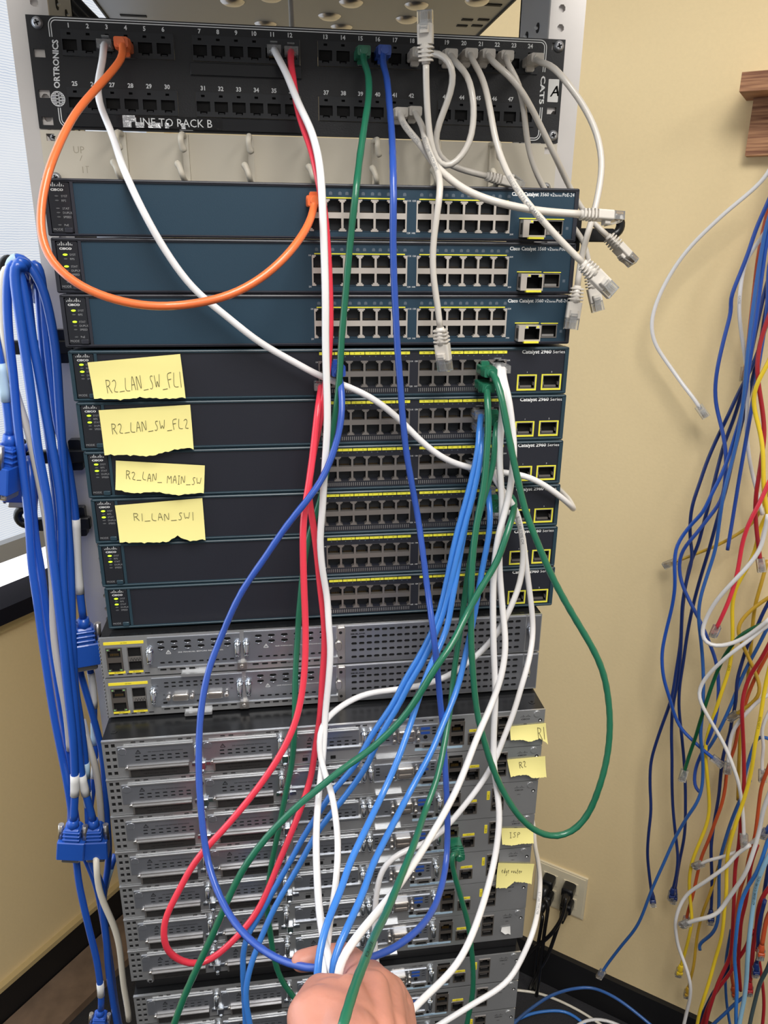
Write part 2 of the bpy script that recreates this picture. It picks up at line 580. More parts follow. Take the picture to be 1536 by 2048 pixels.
# ------------------------------------------------------------------ patch panel
PW, PH = 482.6, 88.1
pp = thing('patch_bay', 'black 48-port patch panel with white numbers at the top of the rack', 'patch panel', (0, 0, 1.83 - .0881))
PO = (-PW / 2, 0, PH)
kw = dict(k=.001, off=PO)
JX = [34.3, 145.3, 256.8, 368.8]
JZ = [-21.2, -66.0]
PIT = 15.93
mb = MB()
hol = []
for gx in JX:
    for gz in JZ:
        hol.append((gx - 7, gz - 9, gx + 5 * PIT + 8.8, gz + 11.4))
mb.plate(0, -PH, PW, 0, hol + [(3.2, -32, 12.6, -25.5), (3.2, -63.5, 12.6, -57), (3.2, -85.2, 12.6, -78.6), (469.5, -63, 478.5, -57), (469.8, -9, 477, -3)], -3, 3, 0, 0, 0)
mb.build('panel_plate', M['patch_black'], pp, **kw)
# lines and lettering
mb = MB()


def dline(mb, pts, w, y, m=0):
    """flat ribbon along x,z points"""
    pts = [Vector((x, 0, z)) for x, z in pts]
    n = len(pts)
    L, R_ = [], []
    for i in range(n):
        t = (pts[min(i + 1, n - 1)] - pts[max(i - 1, 0)])
        if t.length < 1e-6: t = Vector((1, 0, 0))
        t.normalize()
        nn = Vector((-t.z, 0, t.x))
        L.append(pts[i] + nn * (w / 2)); R_.append(pts[i] - nn * (w / 2))
    mb.add([(p.x, y, p.z) for p in L] + [(p.x, y, p.z) for p in R_], [(n + i, n + i + 1, i + 1, i) for i in range(n - 1)], m)


for g in (0, 1.9):
    r = 6 - g
    arc = lambda cx, cz, a0, a1: [(cx + r * math.cos(math.radians(a0 + (a1 - a0) * i / 6)), cz + r * math.sin(math.radians(a0 + (a1 - a0) * i / 6))) for i in range(7)]
    x0, x1, zt, zb = 18.2 + g, 464.5 - g, -1.3 - g, -86.2 + g
    dline(mb, [(x0, -16)] + arc(x0 + r, zt - r, 180, 90) + arc(x1 - r, zt - r, 90, 0) + [(x1, -27.5)], .75, -3.1)
    dline(mb, [(x1, -57.5)] + arc(x1 - r, zb + r, 0, -90) + [(451, zb)], .75, -3.1)
    dline(mb, [(x0, -71)] + arc(x0 + r, zb + r, 180, 270) + [(29, zb)], .75, -3.1)
    for a, c in ((122.5, 134.5), (234, 246), (347, 358)):
        dline(mb, [(a, zb), (c, zb)], .75, -3.1)
n = 1
for gz in JZ:
    for gx in JX:
        for i in range(6):
            mb.text(str(n), (gx + PIT * i + .3, -3.1, gz + 12.9), 4.9, bold=True, align='c')
            n += 1
mb.text('ORTRONICS', (21.6, -3.1, -55.6), 6.9, xa=(.08, 0, 1), ya=(-1, 0, 0), bold=True, width=37.5)
mb.text('CAT5', (461.2, -3.1, -31), 6.2, xa=(.0, 0, -1), ya=(1, 0, .12), bold=True, width=24)
for i in range(9):       # striped globe emblem
    zz = 6 * (i - 4) / 4.6
    h = math.sqrt(max(0, 36 - zz * zz))
    for a, c in ((-h, -h * .25), (h * .05, h)) if i % 2 else ((-h, h * .3), (h * .5, h)):
        dline(mb, [(19 + a, -64 + zz), (19 + c, -64 + zz)], .8, -3.1)
dline(mb, [(19 + 5.9 * math.cos(t * .2618), -64 + 5.9 * math.sin(t * .2618)) for t in range(25)], .5, -3.12)
mb.build('lettering', M['ink_white'], pp, **kw)

# jack modules, each with six jacks
jk = None
for gi, gz in enumerate(JZ):
    for gx in JX:
        mb = MB()
        hs = []
        for i in range(6):
            cx = gx + PIT * i
            hs += [(cx - 6, gz - 4.6, cx + 6, gz + 3.7), (cx - 3.2, gz - 6.4, cx + 3.2, gz - 4.6), (cx - 1.6, gz + 7.2, cx + 1.6, gz + 9)]
        mb.plate(gx - 6.8, gz - 8.8, gx + 5 * PIT + 8.6, gz + 11.2, hs, -4.2, 3, 0, 0, floor=2.8, mf=1)
        mo = mb.build('jack_module', [M['patch_module'], M['hole']], pp, **kw)
        for i in range(6):
            pos = Vector(((gx + PIT * i + PO[0]) * .001, -.0042, (gz + PH) * .001))
            if jk is None:
                jb = MB()
                jb.add([(-6, 0, -4.6), (6, 0, -4.6), (6, 0, 3.7), (-6, 0, 3.7), (-6, 11, -4.6), (6, 11, -4.6), (6, 11, 3.7), (-6, 11, 3.7)],
                       [(4, 5, 6, 7), (0, 4, 7, 3), (1, 2, 6, 5), (0, 1, 5, 4), (3, 7, 6, 2)], 0)
                jb.box(-2.2, .3, -6.2, 2.2, 4, -5.4, 1)
                for c in range(8):
                    jb.box(-3.7 + c * 1.05 - .15, 3.2, 1.5, -3.7 + c * 1.05 + .15, 10.5, 1.9, 2)
                jk = jb.build('jack', [M['hole'], M['patch_module'], M['gold']], mo, k=.001, loc=pos)
            else:
                dup(jk, mo, pos)
# blank label strips under some of the modules
for gx, gz, z0, z1 in ((JX[1], 0, -41.4, -31.6), (JX[1], 0, -86.3, -75.8), (JX[0], 0, -86.0, -75.4)):
    mb = MB()
    mb.rbox(gx - 9.5, z0, gx + 5 * PIT + 10, z1, -5.2, -3, .8, 2, 0, .3)
    mb.build('label_holder', M['patch_blank'], pp, **kw)
# embossed tape label
tl = thing('tape_label', 'curled black tape label reading LINE TO RACK B on the patch panel', 'label', (-.168, -.0056, 1.83 - .0855))
mb = MB()
N = 24
for i in range(N):
    x0, x1 = i * 88 / N, (i + 1) * 88 / N
    w0, w1 = [(.35 * math.sin(x * .35) + .25 * math.sin(x * .9)) for x in (x0, x1)]
    m = 1 if (i < 9 and i not in (2, 5)) or i in (10, 14) else 0
    mb.add([(x0, -w0 * .5 - .3, 0), (x1, -w1 * .5 - .3, 0), (x1, -w1 * .5 - .3, 4.5), (x0, -w0 * .5 - .3, 4.5)], [(0, 1, 2, 3)], m)
    mb.add([(x0, -w0 * .5 - .3, 4.5), (x1, -w1 * .5 - .3, 4.5), (x1, -w1 * .3 - .3, 9.8), (x0, -w0 * .3 - .3, 9.8)], [(0, 1, 2, 3)], 0 if i > 2 else 1)
mb.text('LINE TO RACK B', (11, -1.15, 1.5), 9.4, 2, width=68)
mb.build('tape', [M['tape_black'], M['tape_foil'], M['ink_white']], tl, k=.001)


def screw(name, parent, x, y, z, r=.0048, mats=('dark_steel', 'hole'), k=1.):
    mb = MB()
    mb.cyl((0, 0, 0), (0, -.0012, 0), r, r, 18)
    mb.cyl((0, -.0012, 0), (0, -.0026, 0), r, r * .55, 18)
    for a in (0, 90):
        t = math.radians(a + 20)
        c, s_ = math.cos(t) * r * .45, math.sin(t) * r * .45
        mb.tube([(-c, -.0028, -s_), (c, -.0028, s_)], .0006, 5, 1)
    return mb.build(name, [M[mats[0]], M[mats[1]]], parent, loc=(x, y, z))


L0 = Vector(pp.location)
for px, pz in ((9.2, -6), (476.3, -5.8), (477, -81.6)):
    screw('screw', pp, (px - PW / 2) * .001, -.003, (PH + pz) * .001)
st = MB()
st.rbox(0, 0, 10.5, 19.5, -.5, 0, .6, 2)
st.text('A', (2.2, -.6, 4.5), 13, 1, xa=(1, 0, .1), ya=(.18, 0, 1))
st.text('A', (2.6, -.6, 4.7), 13, 1, xa=(1, 0, .1), ya=(.22, 0, 1))
lab = thing('paper_label', 'small white paper label with a handwritten A at the right of the patch panel', 'label', ((468.8 - PW / 2) * .001, -.003, 1.83 - .0527))
st.build('label_paper', [M['paper'], M['ink_black']], lab, k=.001)

# ------------------------------------------------------------------ ivory cable manager
cm = thing('cable_manager', 'ivory plastic cable manager with hooked fingers below the patch panel', 'cable manager', (0, 0, 1.83 - .1333))
mb = MB()
mb.plate(0, -44, PW, 0, [(5, -9, 12, -3), (470, -9, 477.5, -3)], -2.5, 2.5, 0)
mb.text('UP', (27, -2.55, -18.5), 8.4, 1)
dline(mb, [(31.8, -24.8), (34, -20.3)], .6, -2.55, 1)
dline(mb, [(33.4, -35), (33.4, -29.5)], .7, -2.55, 1); dline(mb, [(37.2, -35), (37.2, -29.5)], .5, -2.55, 1); dline(mb, [(36, -29.3), (39, -29.3)], .5, -2.55, 1)
mb.build('panel_plate', [M['ivory'], mat('emboss_shade_ivory', (168, 160, 142), .5)], cm, k=.001, off=(-PW / 2, 0, 44.2))  # flat marks: shading of the embossed letters is painted as darker ivory
hk = None
for hx in (71.5, 126.5, 185.5, 243, 301.5, 358, 415.5):
    if hk is None:
        mb = MB()
        mb.box(-2, -9, -43, 3.5, -2, -1)
        up = spline([(0, -2, -2.2), (0, -16, -2.6), (0, -31, -4), (-.5, -36, -8), (0, -34, -13), (2, -32, -17.5)], 1.2)
        mb.tube(up, [2.6] * (len(up) - 6) + [2.7, 2.8, 3, 3.1, 2.9, 2.2], 10)
        dn = spline([(0, -2, -42), (0, -16, -41.6), (-.5, -31, -40), (-1.5, -36, -36), (-3, -34, -31), (-6, -32, -26)], 1.2)
        mb.tube(dn, [2.6] * (len(dn) - 6) + [2.7, 2.8, 3, 3.1, 2.9, 2.2], 10)
        hk = mb.build('hook', M['ivory'], cm, k=.001, off=(0, 0, 44.2), loc=((hx - PW / 2) * .001, 0, 0))
    else:
        dup(hk, cm, ((hx - PW / 2) * .001, 0, 0))
for px, pz in ((9, -39.5), (474, -39.5)):
    screw('screw', cm, (px - PW / 2) * .001, -.0025, (44.2 + pz) * .001)
screw('screw', cm, (11 - PW / 2) * .001, .0005, .0385, .004)
# ------------------------------------------------------------------ switches
SH = 43.6
YS, YA, YB = -.10938, -.12278, -.15693
SO = dict(k=.001, off=(-222.5, 0, SH))


def cisco_logo(mb, cx, z, w, m=0, y=-.1, bold=True):
    """nine bars over the word, cx = centre, z = baseline of the word, w = word width"""
    mb.text('CISCO', (cx, y, z), w * .235, m, bold=bold, align='c', width=w)
    hs = (.35, .65, 1, .65, .35, .65, 1, .65, .35)
    bw = w / 9 / 2.6
    for i, h in enumerate(hs):
        x = cx - w * .56 + w * 1.12 * i / 8
        zb = z + w * .34
        zc = zb + w * .085
        a, c = (zb, zb + w * .34 * h * .75) if h < 1 else (zb - w * .02, zb + w * .31)
        mb.add([(x - bw / 2, y, a), (x + bw / 2, y, a), (x + bw / 2, y, c), (x - bw / 2, y, c)], [(0, 1, 2, 3)], m)


def jack_cavity():
    jb = MB()
    x, t, bt = 5.9, 3.9, -3.9
    jb.add([(-x, 0, bt), (x, 0, bt), (x, 0, t), (-x, 0, t), (-x, 12, bt), (x, 12, bt), (x, 12, t), (-x, 12, t)],
           [(4, 5, 6, 7), (0, 4, 7, 3), (1, 2, 6, 5), (0, 1, 5, 4)], 0)
    jb.add([(-3.6, .2, 3.9), (3.6, .2, 3.9), (3.6, 8, 5.8), (-3.6, 8, 5.8), (-3.6, .2, 6.4), (3.6, .2, 6.4)], [(4, 5, 2, 3)], 0)
    for c in range(8):
        xx = -3.6 + c * 1.03
        jb.add([(xx - .16, 3.2, -3.4), (xx + .16, 3.2, -3.4), (xx + .16, 10.5, -1.2), (xx - .16, 10.5, -1.2)], [(0, 1, 2, 3)], 1)
    jb.box(-4.6, 8, -3.4, 4.6, 11.8, -2.2, 2)
    return jb


_cav = {}


def port_bank(root, x0, z0, px, w, h, gap, notch, off, mats, y=-.4, number=6):
    """two rows of jacks; x0,z0 = top-left corner of the metal block, rows mirrored"""
    mb = MB()
    hs, pos = [], []
    side = (px * number - px + w)
    tot = notch * 2 + h * 2 + gap
    x1 = x0 + 2 * 1.2 + side
    for i in range(number):
        cx = x0 + 1.2 + w / 2 + px * i
        a = z0 - notch - h
        hs += [(cx - w / 2, a, cx + w / 2, a + h), (cx - w * .31, a + h, cx + w * .31, z0 + .01), (cx - w * .4, a + h, cx + w * .4, a + h + notch * .45)]
        pos.append((cx, a + h / 2, 0))
        b = a - gap - h
        hs += [(cx - w / 2, b, cx + w / 2, b + h), (cx - w * .31, b - notch - .01, cx + w * .31, b), (cx - w * .4, b - notch * .45, cx + w * .4, b)]
        pos.append((cx, b + h / 2, math.pi))
    mb.plate(x0, z0 - tot, x1, z0, hs, y, 5, 0, 0)
    bank = mb.build('port_bank', mats, root, k=.001, off=off)
    for cx, cz, rot in pos:
        loc = ((cx + off[0]) * .001, (y + 1.4) * .001, (cz + off[2]) * .001)
        if 'rj' not in _cav:
            _cav['rj'] = jack_cavity().build('port', [M['hole'], M['gold'], M['patch_module']], bank, k=.001, loc=loc)
            _cav['rj'].rotation_euler = (0, rot, 0)
        else:
            dup(_cav['rj'], bank, loc, (0, rot, 0))
    return bank


def switch(kind, label, group, poe=True, lit=True, zero=False):
    r = thing('network_switch', label, 'network switch', (0, 0, 0), group)
    frame, panel = (M['dark_frame'], M['teal_panel']) if kind == 'A' else (M['teal_frame'], M['dark_panel'])
    mb = MB(); mb.box(2, 7.9, -SH + .3, 443, 300, -.3)
    mb.build('chassis', M['chassis'], r, **SO)
    # bezel: outer rounded frame made of a slab with the two windows cut out
    mb = MB()
    mb.plate(2, -SH + 2, 443, -2, [(3, -41.3, 20.7, -2.6), (23.2, -41.3, 441.5, -2.6)], -.0, 8, 0, 0)
    mb.plate(0, -SH + 2, 2, -2, [], 0, 8); mb.plate(443, -SH + 2, 445, -2, [], 0, 8)
    for za, zb, zc, zd in ((-2, -.01, 0, -.9), (-SH + 2, -SH + .01, -SH, -SH + .9)):
        s_ = 1 if zb > za else -1
        pr = [(0, za), (0, zb - s_ * 1.2), (.5, zb - s_ * .4), (1.6, zb), (443.4, zb), (444.5, zb - s_ * .4), (445, zb - s_ * 1.2), (445, za)]
        if s_ > 0: pr = pr[::-1]
        mb.prism(pr, 0, 8, 0)
        # raised lip towards the centre
        z1 = za + (-.5 if s_ > 0 else .5)
        mb.add([(0, 0, za), (445, 0, za), (443, -.7, z1 + s_ * 1.1), (2, -.7, z1 + s_ * 1.1)], [(0, 1, 2, 3) if s_ > 0 else (3, 2, 1, 0)], 0)
        mb.add([(2, -.7, z1 + s_ * 1.1), (443, -.7, z1 + s_ * 1.1), (443.5, 0, zb - s_ * .3), (1.5, 0, zb - s_ * .3)], [(0, 1, 2, 3) if s_ > 0 else (3, 2, 1, 0)], 0)
    mb.build('bezel', frame, r, **SO)
    if kind == 'A':
        bz, gp, nt_, hh = -11.9, 4.7, 2.4, 7.9
        B1, B2 = 210.9, 301.9
        ups = [(393.2, -41, 414.6, -25.6), (417.6, -38, 432.8, -26)]
    else:
        bz, gp, nt_, hh = -11, 4.7, 2.3, 7.3
        B1, B2 = 212.6, 303.2
        ups = [(398.4, -38.6, 414.6, -26.3), (421.9, -38.4, 438.6, -26.1)]
    bw = 2.4 + 13.7 * 5 + 11.8
    tot = 2 * nt_ + 2 * hh + gp
    mb = MB()
    mb.plate(23.2, -41.3, 441.5, -2.6, [(B1 + .5, bz - tot + .5, B1 + bw - .5, bz - .5), (B2 + .5, bz - tot + .5, B2 + bw - .5, bz - .5)] + ups, 1.1, 7, 0, 0)
    fp = mb
    mm = M['jackmetal'] if kind == 'A' else M['jackmetal_dark']
    for bx in (B1, B2):
        port_bank(r, bx, bz, 13.7, 11.8, hh, gp, nt_, SO['off'], mm, .7)
    # status panel
    mb = MB(); mb.rbox(3.4, -41, 20.3, -2.9, .25, 6, 1.5, 3, 0, .3)
    sp = mb.build('status_panel', M['led_panel'], r, **SO)
    mb = MB()
    cisco_logo(mb, 11.3 if kind == 'B' else 10.6, -8.9 if kind == 'B' else -9.3, 9.6, 0, .2)
    rows = [(-13.2, 'SYST'), (-16.5, 'RPS'), (-22.4, 'STAT'), (-25.6, 'DUPLX'), (-28.8, 'SPEED')] + ([(-34.9, 'PoE')] if poe else [])
    if kind == 'B':
        rows = [(-11.9, 'SYST'), (-14.9, 'RPS'), (-17.9, 'STAT'), (-21, 'DUPLX'), (-24, 'SPEED')]
    for z, s_ in rows:
        mb.text(s_, (13.3, .2, z - .85), 2.3, 1, width=None)
    mb.text('MODE', (4.6, .2, -39.2), 2.6, 1)
    mb.build('lettering', [M['ink_white'], M['ink_grey']], sp, **SO)
    for i, (z, s_) in enumerate(rows):
        on = lit and s_ in ('SYST', 'STAT')
        mb = MB()
        n = 10
        a, c = (1.9, .85) if on else (1.5, .55)
        mb.prism([(9.8 + a * math.cos(2 * math.pi * k / n), z + c * math.sin(2 * math.pi * k / n)) for k in range(n)], -.05, .3)
        o = mb.build('status_light', M['led_on'] if on else M['led_off'], sp, **SO)
        if on: o['label'] = 'lit green status light'
    mb = MB(); mb.rbox(13.6, -40.9, 19.6, -36.9, -1.2, 2, .9, 3, 0, .5)
    mb.build('mode_button', frame, r, **SO)
    # print on the face
    mb = fp
    tm = MB()
    if kind == 'A':
        for bx, a, c, d, e in ((B1, '1X', '11X', '2X', '12X'), (B2, '13X', '23X', '14X', '24X')):
            yb = MB(); yb.box(bx + 2.2, .6, -11.3, bx + bw - 2.2, 1.2, -10.4); yb.build('yellow_line', M['yellow_print'], r, **SO)
            mb.text(a, (bx - .6, 1, -12.9), 2, 1, align='r'); mb.text(c, (bx + bw + .4, 1, -12.9), 2, 1)
            mb.text(d, (bx - .6, 1, -38.6), 2, 1, align='r'); mb.text(e, (bx + bw + .4, 1, -38.6), 2, 1)
            for i in range(12):      # small port pictograms
                cx = bx + 4.4 + i * 6.85 + (.8 if i % 2 else -.2)
                mb.add([(cx - 1.4, 1, -8.6), (cx + 1.4, 1, -8.6), (cx + 1.4, 1, -6.7), (cx + .6, 1, -6), (cx - .6, 1, -6), (cx - 1.4, 1, -6.7)], [(0, 1, 2, 3, 4, 5)], 2)
        for a, z, c, d in ups:
            yb = MB(); yb.box(a - .6, .6, d + .5, c + .6, 1.2, d + 1.25); yb.build('yellow_line', M['yellow_print'], r, **SO)
        yb = MB(); yb.rbox(435.6, -33.6, 438, -31.2, .98, 1.2, .1, 1); yb.build('sensor_square', M['ink_dim'], r, **SO)
        tm.text('Cisco Catalyst', (384.8, .9, -6.6), 4.2, 0, bold=True, width=24)
        tm.text('3560 v2', (410.2, .9, -6.6), 4.2, 0, width=12.6)
        tm.text('Series', (423.2, .9, -6.6), 2.6, 0, width=6.2)
        tm.text('PoE-24', (430.3, .9, -6.6), 4.2, 0, width=10.6)
    else:
        for bx, k0 in ((B1, 1), (B2, 13)):
            nb = MB()
            for i in range(6):
                x = bx + .8 + i * 13.75
                nb.rbox(x, -5.6, x + 13.1, -2.95, .5, 1.2, .3, 2, 0)
                nb.text(str(k0 + 2 * i), (x + 4, .45, -5.1), 2.1, 1, align='c'); nb.text(str(k0 + 2 * i + 1), (x + 9.5, .45, -5.1), 2.1, 1, align='c')
                for q in (4, 9.5):
                    mb.add([(x + q - .7, 1, -7.6), (x + q + .7, 1, -7.6), (x + q, 1, -6.5)], [(0, 1, 2)], 2)
            nb.build('number_strip', [M['yellow_print'], M['ink_black']], r, **SO)
            mb.text('%dX' % k0, (bx - .3, 1, -12.6), 1.9, 1, align='r'); mb.text('%dX' % (k0 + 10), (bx + bw + .3, 1, -12.6), 1.9, 1)
            mb.text('%dX' % (k0 + 1), (bx - .3, 1, -35.4), 1.9, 1, align='r'); mb.text('%dX' % (k0 + 11), (bx + bw + .3, 1, -35.4), 1.9, 1)
        tm.text('Catalyst 2960', (400.2, .9, -5.9), 4.7, 0, bold=True, width=28)
        tm.text('Series', (429.8, .9, -5.9), 4.2, 0, width=11.6)
        mb.text('1', (406.5, 1, -23.9), 2, 1, align='c'); mb.text('2', (430.2, 1, -23.7), 2, 1, align='c')
    tm.build('model_lettering', M['ink_white'], r, **SO)
    mb.build('face_panel', [panel, M['ink_white'], M['ink_dim']], r, **SO)
    if kind == 'B':
        for bx in (B1, B2):
            mb = MB()
            n = 44
            for i in range(n):
                x = bx + 1 + i * (bw - 2.5) / (n - 1)
                mb.box(x - .28, .8, -39.6, x + .28, 1.2, -36.3)
            mb.build('vent_teeth', M['nickel'], r, **SO)
    # uplinks
    if kind == 'A':
        a, z, c, d = ups[0]
        mb = MB()
        mb.plate(a + .6, z + .8, c - .4, d - .4, [(a + 6, z + 2.6, c - 1.4, d - 3.2), (a + 9.4, d - 3.3, c - 5, d - 1.2)], -9, 14, 0, 1, floor=11, mf=1)
        for q in range(4):
            mb.box(a + .5, -7 + q * 1.6, z + 3, a + .4, -6.2 + q * 1.6, d - 3, 1)
        mb.box(a + 5.6, -10.4, z - .6, c - 2, -6, z + 1.1, 2)
        mb.box(a + 7, -9.2, d - 2.4, a + 9, -9, d - 1, 2); mb.box(c - 4.4, -9.2, d - 2.4, c - 2.4, -9, d - 1, 2)
        o = mb.build('uplink_module', [M['jackmetal'], M['hole'], M['yellow_print']], r, **SO)
        a, z, c, d = ups[1]
        mb = MB()
        mb.plate(a, z, c, d, [(a + .8, z + .8, c - .8, d - .8)], .6, 6, 0, 1, floor=5.5, mf=1)
        mb.box(a + 2, 3, z + .8, c - 2, 5, z + 3, 2)
        mb.build('uplink_port', [M['jackmetal_dark'], M['hole'], M['nickel']], r, **SO)
    else:
        for a, z, c, d in ups:
            mb = MB()
            mb.plate(a - 1.3, z - 1.6, c + 1.3, d + 1, [(a, z, c, d)], .55, 1, 1, 1)
            mb.plate(a, z, c, d, [(a + .7, z + .7, c - .7, d - .7)], .7, 7, 0, 2, floor=6.6, mf=2)
            mb.box(a + 2.5, 3.5, z + .7, c - 2.5, 6, z + 2.6, 0); mb.box(a + .7, 2, z + 3, a + 1.6, 6, z + 6, 0); mb.box(c - 1.6, 2, z + 3, c - .7, 6, z + 6, 0)
            mb.build('uplink_port', [M['jackmetal_dark'], M['yellow_print'], M['hole']], r, **SO)
    # mounting ears at the rack posts
    for s_ in (0, 1):
        mb = MB()
        xa, xb = (-9, 2) if s_ == 0 else (443, 453)
        zt, zb = -1.5, -SH + 1.5
        e0 = xa if s_ == 0 else xb
        e1 = xb if s_ == 0 else xa
        poly = [(xa, zb), (xb, zb), (xb, zt), (xa, zt)]
        mb.prism(poly, 108.6, 111, 0)
        mb.box(e1 + (0 if s_ == 0 else 0), 60, zb, e1 + (-2 if s_ == 0 else 2), 111, zt)
        mb.build('mounting_ear', frame, r, **SO)
    return r


xS = .00475
zS = 1.83 - .13508


def place_switch(o, i):
    o.location = (xS + .00119 * i, YS, zS - .04445 * i - (.00194 if i > 2 else 0) - SH * .001)


sA = switch('A', 'uppermost teal switch under the ivory cable manager, status lights unlit, orange cable plugged in', 'teal 24-port switches', True, False)
place_switch(sA, 0)
sB = switch('A', 'second teal switch from the top, two lit green status lights, no cable plugged in', 'teal 24-port switches', True, True)
place_switch(sB, 1)
sC = copy_tree(sB)
sC['label'] = 'third teal switch from the top, directly above the charcoal switches'
place_switch(sC, 2)
s1 = switch('B', 'charcoal switch carrying the yellow note R2_LAN_SW_FL1', 'charcoal 24-port switches', False, True)
place_switch(s1, 3)
for i, t in enumerate(('charcoal switch carrying the yellow note R2_LAN_SW_FL2', 'charcoal switch carrying the yellow note R2_LAN_MAIN_SW', 'charcoal switch carrying the yellow note R1_LAN_SW1',
                       'charcoal switch without a note, directly under the one with the R1_LAN_SW1 note', 'lowest charcoal switch, lying on the upper perforated silver router')):
    o = copy_tree(s1)
    o['label'] = t
    place_switch(o, 4 + i)
# ------------------------------------------------------------------ perforated silver routers (two)
AH = 43.2
AO = dict(k=.001, off=(-219, 0, AH))
slot = lambda x, z, w, h: (x - w / 2, z - h / 2, x + w / 2, z + h / 2)


def thumbscrew(parent, x, z, off, r=3, ln=11, name='thumb_screw'):
    mb = MB()
    mb.cyl((0, 2, 0), (0, -1.5, 0), r * 1.25, n=14)
    mb.cyl((0, -1.5, 0), (0, -2.5, -1), r * .8, n=12)
    pts = [(0, -2, 3.4), (0, -3, 2.2), (0, -4.5, -1), (0, -6, -ln + 4), (0, -6.6, -ln + 1)]
    mb.tube(pts, [r * .5, r * .95, r, r * .95, r * .7], 12)
    mb.tube([(0, -6.4, -ln + 2), (0, -7.2, -ln)], [r * .7, r * .75], 8)
    mb.tube([(0, -4.6, 1), (0, -4.6, 2)], [r * 1.05, r * 1.0], 12)
    return mb.build(name, M['zinc'], parent, k=.001, loc=((x + off[0]) * .001, (off[1]) * .001, (z + off[2]) * .001))


def warn(mb, x, z, w, m, size=1.7, tri=True):
    """warning triangle and the small print beside it"""
    y = -1.15
    if tri:
        t = [(x - 2.3, z - 1.4), (x + 2.3, z - 1.4), (x, z + 2.5)]
        for i in range(3):
            dline(mb, [t[i], t[(i + 1) % 3]], .5, y, m)
        dline(mb, [(x, z - .3), (x, z + 1.2)], .5, y, m)
    mb.text('SEE MANUAL BEFORE REMOVING', (x + 9, y, z - 1.0), size, m, width=w)


